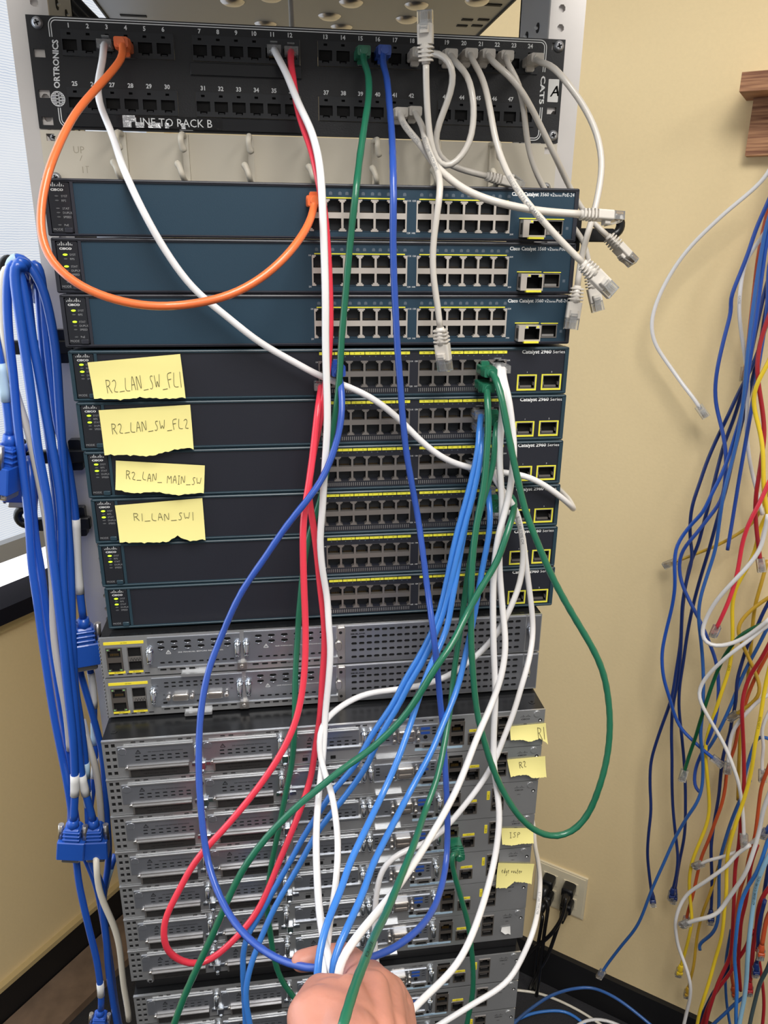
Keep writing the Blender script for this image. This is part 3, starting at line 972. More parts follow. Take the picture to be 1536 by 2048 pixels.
def router_a(label, serial):
    r = thing('router', label, 'router', (0, 0, 0), 'perforated silver routers')
    mb = MB(); mb.box(.5, 9, -AH, 437.5, 320, 0); mb.box(.5, 2.2, -.8, 437.5, 9, 0); mb.box(.5, 2.2, -AH, 437.5, 9, -AH + .8); mb.box(.5, 2.2, -AH, 1.3, 9, 0); mb.box(436.7, 2.2, -AH, 437.5, 9, 0)
    for k in range(34):
        mb.box(3 + k * 12.9, 3, -.05, 10 + k * 12.9, 6, .6)
    mb.build('chassis', M['router_top'], r, **AO)
    holes = [slot(57 + i * 9.2, -38.2, 6, 2.2) for i in range(4)] + [slot(104 + i * 9.2, -38.2, 6, 2.2) for i in range(3)]
    holes += [slot(146 + i * 9.2, -38.2, 6, 2.2) for i in range(4)] + [slot(188 + i * 9.2, -38.2, 6, 2.2) for i in range(4)]
    holes += [slot(8 + i * 8.4, -40.6, 5.2, 1.8) for i in range(5)]
    mb = MB()
    mb.plate(0, -AH, 438, 0, holes + [(5, -36.9, 20.2, -10.8), (24.8, -36.5, 38.6, -10.4)], 0, 2.2, 0, 0, .5, 1.6, 1)
    mb.prism([(0, 0), (0, -AH), (2.2, -AH), (2.2, 0)][::-1] if False else [(0, -AH), (2.2, -AH), (2.2, 0), (0, 0)], -.9, 0, 0)
    for k in range(11):
        mb.box(-.6, -.9, -2 - k * 3.9, .6, .5, -4 - k * 3.9, 0)
    mb.build('faceplate', [M['router_face'], M['hole']], r, **AO)
    # yellow port labels
    for x0, x1, z0, z1, t in ((3.8, 41, -7.6, -4.6, 'GE 0/0/0'), (5.6, 21.4, -39.4, -36.8, 'GE 0/0/1'), (24.6, 38.2, -39.2, -36.7, 'GE 0/0/2')):
        mb = MB()
        mb.rbox(x0, z0, x1, z1, -.25, 0, .3, 2, 0)
        mb.text(t, ((x0 + x1) / 2, -.3, (z0 + z1) / 2 - .6), 1.7, 1, align='c')
        mb.build('port_label', [M['label_yellow'], M['ink_black']], r, **AO)
    # ethernet pair
    mb = MB()
    x0, x1 = 5.2, 20
    mb.plate(x0, -36.7, x1, -11, [(x0 + 1.4, -21.2, x1 - 1.4, -14.4), (x0 + 4, -14.5, x1 - 4, -12), (x0 + 1.4, -34, x1 - 1.4, -27), (x0 + 4, -36, x1 - 4, -33.9)], -.6, 8, 0, 1, floor=7, mf=1)
    for c in range(8):
        mb.box(x0 + 3.4 + c * 1.05, 1.5, -20.6, x0 + 3.8 + c * 1.05, 2.5, -18, 2)
    for xx in (x0 + 1, x1 - 3):
        for zz in (-13.4, -35.6):
            mb.box(xx, -.8, zz, xx + 1.8, -.4, zz + 1, 3)
    mb.build('ethernet_ports', [M['port_frame'], M['hole'], M['gold'], mat('green_lens', (130, 190, 120), .3)], r, **AO)
    mb = MB()
    x0, x1 = 25, 38.4
    mb.plate(x0, -36.3, x1, -10.6, [(x0 + .7, -21, x1 - .7, -11.5), (x0 + .7, -35.4, x1 - .7, -26.5)], -.6, 8, 0, 1, floor=7.4, mf=1)
    mb.box(x0 + 2, -.8, -26.2, x1 - 2, -.5, -21.4, 0)
    for c in range(4):
        dline(mb, [(x0 + 2.2 + c * 2.6, -25.8), (x0 + 3.5 + c * 2.6, -22.5), (x0 + 4.8 + c * 2.6, -25.8)], .5, -.9, 1)
    mb.build('fibre_slots', [M['nickel'], M['hole']], r, **AO)
    # left module
    if not serial:
        mb = MB()
        hs = [slot(57 + i * 12.6, z, 6.6, 3.1) for i in range(6) for z in (-7.4, -13.4)] + [slot(57 + i * 7.4, -30, 5, 2.1) for i in range(10)]
        mb.plate(44.5, -34.2, 132, -2.2, hs, -.9, .9, 0, 0, 1.0, .85, 1)
        for x, z in [(57 + i * 12.6, z) for i in range(6) for z in (-7.4, -13.4)]:      # louvre hoods
            mb.tube([(x - 3, -.9, z - .9), (x, -2.1, z - 1.6), (x + 3, -.9, z - .9)], [.35, .55, .35], 6, 0)
        warn(mb, 63.5, -18.6, 43, 2)
        mb.build('module_blank', [M['router_blank'], M['hole'], M['ink_white']], r, **AO)
    else:
        mb = MB()
        hs = [slot(58.5 + i * 7, z, 4.6, 2) for i in range(10) for z in (-7.9, -12.2)]
        mb.plate(44.5, -34.2, 132, -2.2, hs, -.9, .9, 0, 0, .8, .85, 1)
        for k, s_ in ((71, 'S0'), (105, 'S1')):
            pass
        mb.text('NIM', (45.5, -1, -11.8), 3, 2); mb.text('S0', (54.5, -1, -22), 2.4, 2); mb.text('EN', (54.5, -1, -27), 2.4, 2)
        mb.text('CONN', (84, -1, -24), 2.4, 2); mb.text('S1', (120.5, -1, -19), 2.4, 2)
        for x in (56, 88.5):
            mb.rbox(x - 2, -31, x + 2, -29, -1.3, -.9, .8, 3, 1)
        sm = mb.build('serial_module', [M['router_blank'], M['hole'], M['ink_black']], r, **AO)
        for x in (71.5, 105):
            mb = MB()
            mb.rbox(x - 8, -27, x + 8, -19.4, -5, 0, 2.6, 4, 0, .6)
            mb.rbox(x - 6.4, -25.6, x + 6.4, -20.8, -5.6, -4, 1.8, 4, 1)
            for q in (-11.3, 11.3):
                mb.cyl((x + q, 0, -22), (x + q, -7, -22.5), 2.3, 2.1, 10)
                mb.cyl((x + q, -7, -22.5), (x + q, -7.2, -22.5), 1.1, 1.1, 8, 1)
            mb.build('serial_connector', [M['nickel'], M['jackmetal_dark']], sm, **AO)
    # second blank
    mb = MB()
    hs = [slot(150 + i * 12.6, z, 6.6, 3.1) for i in range(6) for z in (-6.4, -12.4)] + [slot(151 + i * 7.4, -29.4, 5, 2.1) for i in range(10)]
    mb.plate(136, -34.2, 226, -1.2, hs, -.9, .9, 0, 0, 1.0, .85, 1)
    for x, z in [(150 + i * 12.6, z) for i in range(6) for z in (-6.4, -12.4)]:
        mb.tube([(x - 3, -.9, z - .9), (x, -2.1, z - 1.6), (x + 3, -.9, z - .9)], [.35, .55, .35], 6, 0)
    warn(mb, 157, -18, 45, 2)
    mb.build('module_blank', [M['router_blank'], M['hole'], M['ink_white']], r, **AO)
    mb = MB()
    mb.text('NIM 1', (88, -.1, -39.2), 2.2, 0, align='c'); mb.text('NIM 2', (180, -.1, -39.2), 2.2, 0, align='c')
    mb.text('4331', (430.3, -.1, -12), 4.4, 0, xa=(0, 0, -1), ya=(1, 0, 0), bold=True)
    mb.build('lettering', M['ink_black'], r, **AO)
    # lip and pull tab under the modules
    mb = MB(); mb.box(52, -2, -35.3, 228, 0, -34.4); mb.rbox(74, -44.2, 101, -41.4, -5.5, 0, .8, 3); mb.build('retaining_lip', M['router_face'], r, **AO)
    mb = MB(); mb.rbox(128.5, -41.5, 137.5, -33.6, -3.5, 0, .6, 2); mb.cyl((133, -3.5, -37), (133, -5, -37.3), 2.4, 2, 10); mb.build('latch_bracket', M['nickel'], r, **AO)
    for x, z in ((46, -16), (129.5, -13.5), (138, -13.5)):
        thumbscrew(r, x, z, AO['off'])
    # service module blank
    mb = MB()
    hs = [slot(244 + i * 7.66, z, 5.5, 3) for i in range(23) for z in (-6.2, -13.6, -20.8, -28.3, -36)]
    mb.plate(235, -41.2, 421, -1.2, hs, -1.4, 1.4, 0, 0, .9, 1.2, 1)
    mb.text('SM-BLANK', (240.5, -1.5, -10.6), 2.1, 2, bold=True, width=15)
    mb.build('service_blank', [M['router_bare'], M['hole'], M['ink_black']], r, **AO)
    mb = MB(); mb.rbox(227.5, -41, 235, -1.4, -2.6, 0, .8, 2, 0, .4); mb.rbox(225, -26, 231.5, -16, -4.4, -2.4, 2.6, 4, 0, .6)
    mb.cyl((230.5, -2.6, -7), (230.5, -2.8, -7), 1.6, n=10, m=1); mb.cyl((230.5, -2.6, -35), (230.5, -2.8, -35), 1.6, n=10, m=1)
    mb.build('extractor_handle', [M['nickel'], M['hole']], r, **AO)
    mb = MB(); mb.rbox(422.5, -40.6, 437, -1.6, -.7, 0, .6, 2); mb.build('end_plate', M['router_bare'], r, **AO)
    thumbscrew(r, 425.5, -15, AO['off'], 2.6, 9)
    return r


rA = router_a('upper perforated silver router, two louvred blanks on its left, under the lowest charcoal switch', False)
rA.location = (.00321, YA, 1.83 - .53875 - .0432)
rB = router_a('lower perforated silver router with two serial connectors on its left side', True)
rB.location = (.00321, YA, 1.83 - .53875 - .0448 - .0432)

# ------------------------------------------------------------------ grey routers with serial cards (ten)
BH = 43.2
BO = dict(k=.001, off=(-219, 0, BH))


def router_b(label):
    r = thing('router', label, 'router', (0, 0, 0), 'grey stacked routers')
    mb = MB(); mb.box(.4, 8, -BH, 437.6, 436, 0)
    for z0, z1 in ((-.8, 0), (-BH, -BH + .8)):
        mb.box(.4, 1.6, z0, 437.6, 8, z1)
    mb.box(.4, 1.6, -BH, 1.2, 8, 0); mb.box(436.8, 1.6, -BH, 437.6, 8, 0)
    for x in (9, 428):
        mb.cyl((x, 14, 0), (x, 14, .5), 3.4, n=16); mb.cyl((x, 14, .5), (x, 14, .7), 1.5, n=8, m=1)
    mb.cyl((214, 10, 0), (214, 10, .4), 2.6, n=14)
    mb.build('chassis', [M['router_top'], M['hole']], r, **BO)
    mb = MB()
    hs = [slot(x, -6.6 - k * 7.9, 3.6, 4.6) for k in range(5) for x in (4.4, 10.2)]
    hs += [slot(x, -3.9, 4.4, 1.8) for x in (29, 37.2, 73, 81, 113, 121, 157, 165, 206, 214, 245, 252, 312, 319)]
    big = [(339, -34.6, 353.6, -7.4), (358.4, -35.4, 372.1, -22.4), (388.4, -33.6, 401.2, -5.2)]
    mb.plate(0, -BH, 438, 0, hs + big, 0, 1.6, 0, 0, 0, None, 1)
    for a_, b_, c_, d_ in hs:
        mb.add([(a_, 1.5, b_), (c_, 1.5, b_), (c_, 1.5, d_), (a_, 1.5, d_)], [(0, 1, 2, 3)], 1)
    mb.box(0, -1.2, -1.2, 334, 0, 0, 0)
    mb.build('faceplate', [M['router_face'], M['hole']], r, **BO)
    mb = MB()
    for x, n in ((55, 3), (139, 2), (222, 1), (292, 0)):
        mb.text('EHWIC %d' % n, (x, -.1, -4.8), 2, 0, align='c')
    mb.text('PVDM1', (193, -.1, -35), 2, 0, align='c'); mb.text('PVDM0', (207, -.1, -35), 2, 0, align='c')
    cisco_logo(mb, 417.5, -11, 9.2, 0, -.1)
    mb.text('2901', (417.5, -.1, -16.6), 2, 0, align='c')
    mb.build('lettering', M['ink_black'], r, **BO)
    # three blanks
    for x0, x1, z1 in ((13.6, 84.6, -8), (93.5, 165, -8.4), (178, 246, -7.4)):
        mb = MB()
        zb = -30.2
        hs = [slot(x0 + 18.2 + i * 7.5, z, 4.8, 2) for i in range(7) for z in (-19.8, -23.9)]
        mb.plate(x0, zb, x1, z1, hs, -.9, .9, 0, 0, .8, .85, 1)
        warn(mb, x0 + 19.2, -14.6, 33, 2, 1.5)
        mb.rbox(x0 + .8, -16.5, x0 + 8.5, -9, -1.4, -.9, 3, 4, 0, .3)
        mb.box(x0 + 6, -2.2, z1 - .2, x1 - .5, -.6, z1 + .9, 3)
        mb.build('card_blank', [M['router_blank'], M['hole'], M['ink_black'], M['router_face']], r, **BO)
    # two compact-flash doors with warnings
    for x0 in (24.3, 104.5):
        mb = MB()
        mb.rbox(x0, -41.6, x0 + 55, -31.6, -2.4, 0, .5, 2, 0)
        mb.text('DO NOT REMOVE DURING', (x0 + 27.5, -2.5, -35.8), 2.3, 1, align='c', width=36)
        mb.text('NETWORK OPERATION', (x0 + 27.5, -2.5, -39.6), 2.3, 1, align='c', width=31)
        d = mb.build('memory_door', [M['memory_black'], M['hole']], r, **BO)
        mb = MB(); mb.box(x0 - 1.6, -4.4, -32.2, x0 + 55, 0, -30.9); mb.box(x0 - 1.6, -3.4, -41, x0, 0, -32); mb.cyl((x0 - 3, 0, -31.5), (x0 - 3, -3.6, -31.5), 1.7, n=10)
        mb.build('door_hinge', M['nickel'], d, **BO)
        mb = MB(); mb.rbox(x0 + 64, -39, x0 + 71.5, -29.5, -4, 0, 1.2, 3, 0, .8); mb.rbox(x0 + 58, -35, x0 + 78, -31.8, -1.6, 0, .5, 2); mb.tube([(x0 + 67.7, -3, -38.5), (x0 + 67.7, -3, -43)], 2, 8)
        mb.build('latch_bracket', M['zinc'], r, **BO)
    for x, z in ((88.6, -12), (168.6, -12), (251, -12), (258, -12.4), (331, -12)):
        thumbscrew(r, x, z, BO['off'], 2.8, 10.5)
    # lips
    mb = MB(); mb.box(176, -2.4, -27.4, 249, 0, -26.2); mb.box(262, -1.8, -28.8, 326, 0, -28); mb.rbox(263, -44, 291, -42, -4, 0, .6, 2)
    mb.build('retaining_lip', M['router_face'], r, **BO)
    mb = MB()
    for x in (192, 206, 220):
        mb.rbox(x - 2.6, -40.4, x + 2.6, -36.4, -.15, 0, .4, 2)
    mb.build('key_slots', M['hole'], r, **BO)
    # serial interface card
    mb = MB()
    hs = [slot(265.5, z, 4.2, 1.9) for z in (-12.6, -16.4, -20.2)] + [slot(322.3, z, 4.2, 1.9) for z in (-11.6, -15.2, -18.8)] + [slot(275, -23, 4, 1.7)]
    mb.plate(262, -27.6, 326, -8, hs, -.9, .9, 0, 0, .6, .85, 1)
    mb.rbox(308.5, -13.4, 318, -10.4, -1.1, -.9, .6, 2, 2); mb.rbox(308.5, -18.6, 318, -15.6, -1.1, -.9, .6, 2, 2)
    mb.cyl((313.5, -.9, -22), (313.5, -1.4, -22), 2.1, n=12, m=1); mb.text('CONN', (313.5, -1, -26.8), 1.9, 3, align='c')
    sc = mb.build('serial_card', [M['router_blank'], M['hole'], M['label_blue'], M['ink_black']], r, **BO)
    mb = MB()
    mb.rbox(284.5, -24.4, 302.5, -11, -5, 0, 2.4, 4, 0, .7)
    mb.rbox(286.3, -16.9, 300.7, -12.4, -5.8, -4.4, 1.6, 4, 1); mb.rbox(286.3, -23.3, 300.7, -18.8, -5.8, -4.4, 1.6, 4, 1)
    for c in range(12):
        mb.box(287.3 + c * 1.08, -6, -15.4, 287.7 + c * 1.08, -5.7, -13.8, 0); mb.box(287.3 + c * 1.08, -6, -21.8, 287.7 + c * 1.08, -5.7, -20.2, 0)
    for q in (281.4, 305.6):
        mb.tube([(q, 0, -13.5), (q, -6.5, -14)], 1.9, 10); mb.tube([(q, 0, -21.5), (q, -6.5, -22)], 1.9, 10)
    mb.build('serial_connector', [M['nickel'], M['jackmetal_dark']], sc, **BO)
    # usb, flash and console strip
    mb = MB()
    mb.rbox(311, -34.8, 325, -30.6, -1.6, 0, .4, 2, 0); mb.rbox(312.4, -33.8, 323.6, -31.6, -1.7, -1.5, .3, 2, 1)
    mb.rbox(303.4, -34, 307.6, -31.2, -.6, 0, .6, 3, 1); mb.rbox(328, -34.4, 331, -31.2, -.6, 0, .3, 2, 1)
    mb.build('usb_port', [M['nickel'], M['hole']], r, **BO)
    mb = MB(); mb.rbox(303, -38.8, 352.6, -36, -.25, 0, .4, 2, 0); mb.text('EN      CONSOLE     AUX', (328, -.3, -38.1), 1.6, 1, align='c'); mb.build('console_label', [M['label_pale'], M['label_blue']], r, **BO)
    mb = MB()
    x0, x1 = 338.6, 354
    mb.plate(x0, -35, x1, -7, [(x0 + 1.6, -19, x1 - 1.6, -12), (x0 + 4.4, -12.1, x1 - 4.4, -10), (x0 + 1.6, -31.2, x1 - 1.6, -23.6), (x0 + 4.4, -33.4, x1 - 4.4, -31.1)], -.8, 8, 0, 1, floor=7, mf=1)
    for c in range(8):
        mb.box(x0 + 3.6 + c * 1.05, 1.5, -18.6, x0 + 4 + c * 1.05, 2.5, -15.6, 2)
    mb.rbox(x0 + .5, -6.6, x1 - .5, -4, -.3, 0, .4, 2, 1)
    mb.build('console_ports', [M['port_frame'], M['hole'], M['gold']], r, **BO)
    mb = MB()
    x0, x1 = 358, 372.5
    mb.plate(x0, -35.8, x1, -22, [(x0 + 1.4, -32.6, x1 - 1.4, -25.2), (x0 + 4, -34.9, x1 - 4, -32.5), (x0 + 1.2, -24.4, x0 + 3.8, -23.2), (x1 - 3.8, -24.4, x1 - 1.2, -23.2)], -.8, 8, 0, 1, floor=7, mf=1)
    mb.box(x0 + 4, 3, -32, x1 - 4, 6, -29, 2)
    mb.build('ethernet_port', [M['port_frame'], M['hole'], M['patch_module']], r, **BO)
    mb = MB(); mb.rbox(359, -20.8, 372, -17.9, -.25, 0, .3, 2, 0); mb.text('GE 0/1', (365.5, -.3, -20), 1.7, 1, align='c'); mb.build('port_label', [M['label_yellow'], M['ink_black']], r, **BO)
    mb = MB(); mb.rbox(382.6, -19.5, 385.8, -8.6, -.25, 0, .3, 2, 0); mb.text('GE 0/0', (384.9, -.3, -18), 1.8, 1, xa=(0, 0, 1), ya=(-1, 0, 0)); mb.build('port_label', [M['label_yellow'], M['ink_black']], r, **BO)
    mb = MB()
    x0, x1 = 388, 401.6
    mb.plate(x0, -34, x1, -4.8, [(x0 + 1.2, -13.6, x1 - 1.2, -7.2), (x0 + 4, -7.3, x1 - 4, -5.6), (x0 + 1, -22.8, x1 - 1, -16.2), (x0 + 1, -32.6, x1 - 1, -26)], -.8, 8, 0, 1, floor=7, mf=1)
    mb.box(x0 + 2.4, .5, -19.8, x1 - 2.4, 2, -18.6, 2); mb.box(x0 + 2.4, .5, -29.8, x1 - 2.4, 2, -28.6, 2)
    mb.build('network_and_usb_ports', [M['port_frame'], M['hole'], M['nickel']], r, **BO)
    mb = MB(); mb.cyl((429.5, 0, -4.6), (429.5, -.9, -4.6), 3.4, n=16); mb.build('end_screw', M['router_face'], r, **BO)
    mb = MB(); mb.cyl((433.4, -.05, -12.6), (433.4, -.4, -12.6), 1.9, n=12); mb.cyl((433.2, -.4, -12.9), (433.2, -.6, -12.9), 1, n=8, m=1); mb.build('mount_hole', [M['hole'], M['ink_white']], r, **BO)
    return r


RZ = [1.2001 - .04419 * i for i in range(7)] + [.8694, .8237, .7780]
RX = [.00252 - .00026 * i for i in range(10)]
texts = ['top grey router with its black lid showing and a yellow note R1', 'grey router with the yellow note R2 on its right end', 'grey router without any note, directly under the one noted R2',
         'grey router with the yellow note ISP on its right end', 'grey router with the yellow note edge router on its right end', 'grey router directly under the one with the edge router note',
         'grey router with a torn white scrap of label on its right end', 'grey router just below the wide black gap in the lower stack', 'second grey router below the wide black gap', 'lowest grey router, cut off by the bottom of the photo']
g1 = router_b(texts[0])
for i in range(10):
    o = g1 if i == 0 else copy_tree(g1)
    o['label'] = texts[i]
    o.location = (RX[i], YB, RZ[i] - .0432)

# the rest of the stack below is carried by a shelf on the posts
sh2 = thing('router_shelf', 'black steel shelf carrying the grey routers at the bottom of the rack', 'shelf', (0, .1, .715))
mb = MB(); mb.box(-.222, -.26, 0, .225, .36, .0185); mb.build('tray', M['black_trim'], sh2)
mb = MB(); mb.box(-.222, -.265, -.03, .225, -.26, .0185); mb.build('front_lip', M['black_trim'], sh2)
sh3 = thing('spacer_plate', 'black steel plate with a screw in the gap between grey routers', 'plate', (0, 0, .8705))
mb = MB(); mb.box(-.2165, -.148, 0, .2165, .26, .0205); mb.build('plate_body', M['black_trim'], sh3)
screw('plate_screw', sh3, -.200, -.148, .0105, .004)
# yellow notes ------------------------------------------------------
STROKE = {
    'R': [[(0, 0), (0, 1)], [(0, .95), (.5, 1), (.62, .75), (.45, .55), (.05, .5)], [(.25, .5), (.7, 0)]],
    '2': [[(0, .8), (.25, 1), (.55, .85), (.5, .55), (0, .05), (.65, .05)]],
    '_': [[(0, -.02), (.8, .02)]],
    'L': [[(.1, 1), (0, .05), (.6, .08)]],
    'A': [[(0, 0), (.32, 1), (.65, 0)], [(.12, .38), (.55, .4)]],
    'N': [[(0, 0), (.05, 1), (.6, .05), (.65, 1)]],
    'S': [[(.6, .9), (.3, 1), (.08, .75), (.45, .5), (.5, .2), (.2, 0), (0, .12)]],
    'W': [[(0, .9), (.15, .05), (.35, .6), (.55, .05), (.8, .95)]],
    'F': [[(.05, 0), (0, 1), (.6, 1)], [(0, .55), (.45, .58)]],
    '1': [[(.15, 0), (.2, 1)]],
    'M': [[(0, 0), (.1, 1), (.4, .3), (.7, 1), (.8, 0)]],
    'I': [[(.15, 0), (.15, 1)], [(0, 1), (.3, 1)], [(0, 0), (.3, 0)]],
    'P': [[(0, 0), (.05, 1), (.5, .95), (.5, .6), (.05, .5)]],
    'e': [[(0, .3), (.45, .35), (.35, .6), (.1, .5), (.05, .15), (.4, .05)]],
    'd': [[(.4, .5), (.1, .45), (.05, .1), (.35, .1), (.45, 1), (.45, .05)]],
    'g': [[(.4, .5), (.1, .5), (.1, .15), (.4, .2), (.42, .5), (.4, -.3), (.1, -.3)]],
    'r': [[(0, .5), (.05, 0), (.08, .35), (.35, .5)]],
    'o': [[(.2, .5), (0, .25), (.2, .05), (.4, .25), (.2, .5)]],
    'u': [[(0, .5), (.05, .1), (.3, .1), (.35, .5), (.4, .05)]],
    't': [[(.2, .9), (.2, .05), (.35, .05)], [(0, .55), (.4, .55)]],
    '/': [[(0, -.2), (.9, .3)]], '+': [[(.3, 0), (.3, .5)], [(0, .15), (.9, .4)]],
    ' ': [],
}


def note(label, c, yf, bottom, text, s0, s1, t0, t1, hfrac, m='sticky', name='sticky_note', cat='note', curl=.004, weight=.0002):
    """paper slip; c = four corners as seen, bottom = (s, drop) points of its torn lower edge"""
    TL, TR, BR, BL = [front(u, v, yf) for u, v in c]
    nrm = Vector((0, -1, 0))

    def P(s, t):      # t = 0 at the top, 1 at the bottom
        p = TL * (1 - s) * (1 - t) + TR * s * (1 - t) + BL * (1 - s) * t + BR * s * t
        return p + nrm * (.0012 + curl * t * t + .0012 * math.sin(3.1 * s) * t)
    ctr = (BL + BR) / 2
    o = thing(name, label, cat, ctr)
    mb = MB()
    NX, NY = 28, 6

    def low(s):
        for (a, x), (b2, y) in zip(bottom, bottom[1:]):
            if a <= s <= b2:
                return x + (y - x) * (s - a) / (b2 - a) + .012 * math.sin(s * 71) + .008 * math.sin(s * 133 + 1)
        return 0
    vs = [P(i / NX, (1 + low(i / NX)) * j / NY) - ctr for j in range(NY + 1) for i in range(NX + 1)]
    vb = [v + Vector((0, .00025, 0)) for v in vs]
    fs = [(j * (NX + 1) + i, (j + 1) * (NX + 1) + i, (j + 1) * (NX + 1) + i + 1, j * (NX + 1) + i + 1) for j in range(NY) for i in range(NX)]
    mb.add(vs, fs, 0, True)
    mb.add(vb, [f[::-1] for f in fs], 0, True)
    mb.build('paper', M[m], o)
    if text:
        wmb = MB()
        H = (TL - BL).length
        Wd = (TR - TL).length
        adv = 0
        lay = []
        for ch in text:
            st = STROKE[ch]
            w = max([q[0] for g in st for q in g] or [.4])
            lay.append((ch, adv))
            adv += w + .28
        rng = random.Random(len(text) * 7)
        for ch, x in lay:
            jz = rng.uniform(-.06, .06)
            for g in STROKE[ch]:
                pts = []
                for qx, qz in g:
                    f = (x + qx) / adv
                    s = s0 + (s1 - s0) * f
                    t = t0 + (t1 - t0) * f - (qz - .5 + jz) * hfrac
                    pts.append(P(s, t) - ctr + nrm * .0004)
                wmb.tube(spline(pts, .0015) if len(pts) > 2 else pts, weight, 5)
        wmb.build('handwriting', M['pencil'], o)
    return o


FL = [(0, 0), (.3, .03), (.5, -.02), (.8, .02), (1, 0)]
note('yellow torn note with R2_LAN_SW_FL1 handwritten, on the uppermost charcoal switch', [(175.4, 724.5), (360.5, 707.7), (372.3, 792.8), (190.6, 794.8)], YS, FL, 'R2_LAN_SW_FL1', .16, .99, .66, .58, .36)
note('yellow torn note with R2_LAN_SW_FL2 handwritten, second note from the top', [(197.7, 820), (380.5, 809), (388.3, 894.4), (211.3, 906.9)], YS, [(0, 0), (.25, .03), (.5, .09), (.75, .0), (.9, -.03), (1, 0)], 'R2_LAN_SW_FL2', .12, .98, .42, .42, .24)
note('short yellow torn note with R2_LAN_MAIN_SW handwritten', [(232, 920.5), (409.8, 930.3), (408.6, 981), (232.8, 975.6)], YS, [(0, 0), (.2, .1), (.45, .02), (.7, .12), (.85, .06), (1, .02)], 'R2_LAN_ MAIN_SW', .12, .98, .48, .6, .3)
note('yellow torn note with R1_LAN_SW1 handwritten, lowest of the four large notes', [(230, 1010.3), (404.7, 995.5), (411.7, 1074.8), (241.4, 1080.6)], YS, [(0, 0), (.3, .02), (.55, .02), (.68, -.12), (.8, .02), (1, 0)], 'R1_LAN_SW1', .2, .9, .35, .42, .2)
note('small yellow note with R1 handwritten on the right end of the top grey router', [(1019.8, 1451.7), (1090.9, 1445), (1092.6, 1482.2), (1018.8, 1474.4)], YB, [(0, 0), (.3, -.12), (.5, -.05), (.8, -.25), (1, 0)], 'R1', .76, .97, .45, .5, .6, weight=.00022)
note('small yellow note with R2 handwritten on the right end of a grey router', [(1013.7, 1517.9), (1089.8, 1511), (1089.8, 1547.7), (1018.8, 1547.7)], YB, [(0, 0), (.2, -.1), (.45, -.14), (.6, .02), (1, 0)], 'R2', .3, .5, .34, .3, .34, weight=.00022)
note('small yellow note with ISP handwritten on the right end of a grey router', [(1002.8, 1655.3), (1066.5, 1654.7), (1064.5, 1679.7), (1001.8, 1682.1)], YB, [(0, 0), (.3, .04), (.6, -.04), (1, 0)], 'ISP', .25, .62, .42, .42, .34, weight=.0002)
note('small yellow note with edge router handwritten on the right end of a grey router', [(996, 1724.4), (1068.2, 1726.4), (1060.4, 1761), (989.3, 1768.7)], YB, [(0, 0), (.3, .02), (.5, -.2), (.8, -.12), (1, 0)], 'edge router', .12, .7, .3, .34, .26, weight=.00018)
note('torn white scrap of an old label on a grey router', [(1003, 1853), (1020, 1851), (1020, 1866), (1001, 1860)], YB, [(0, 0), (.4, .1), (.7, -.1), (1, 0)], '', 0, 0, 0, 0, 0, m='paper', name='label_scrap', cat='label', curl=.001)
# ------------------------------------------------------------------ cables
def basis(d, up=(0, 0, 1)):
    y = Vector(d).normalized()
    up = Vector(up)
    if abs(y.dot(up)) > .95:
        up = Vector((.3, -1, 0))
    x = y.cross(up).normalized()
    z = x.cross(y)
    return x, y, z


def xf(mb, pos, b):
    x, y, z = b
    mb.v = [tuple(pos + x * v[0] + y * v[1] + z * v[2]) for v in mb.v]
    return mb


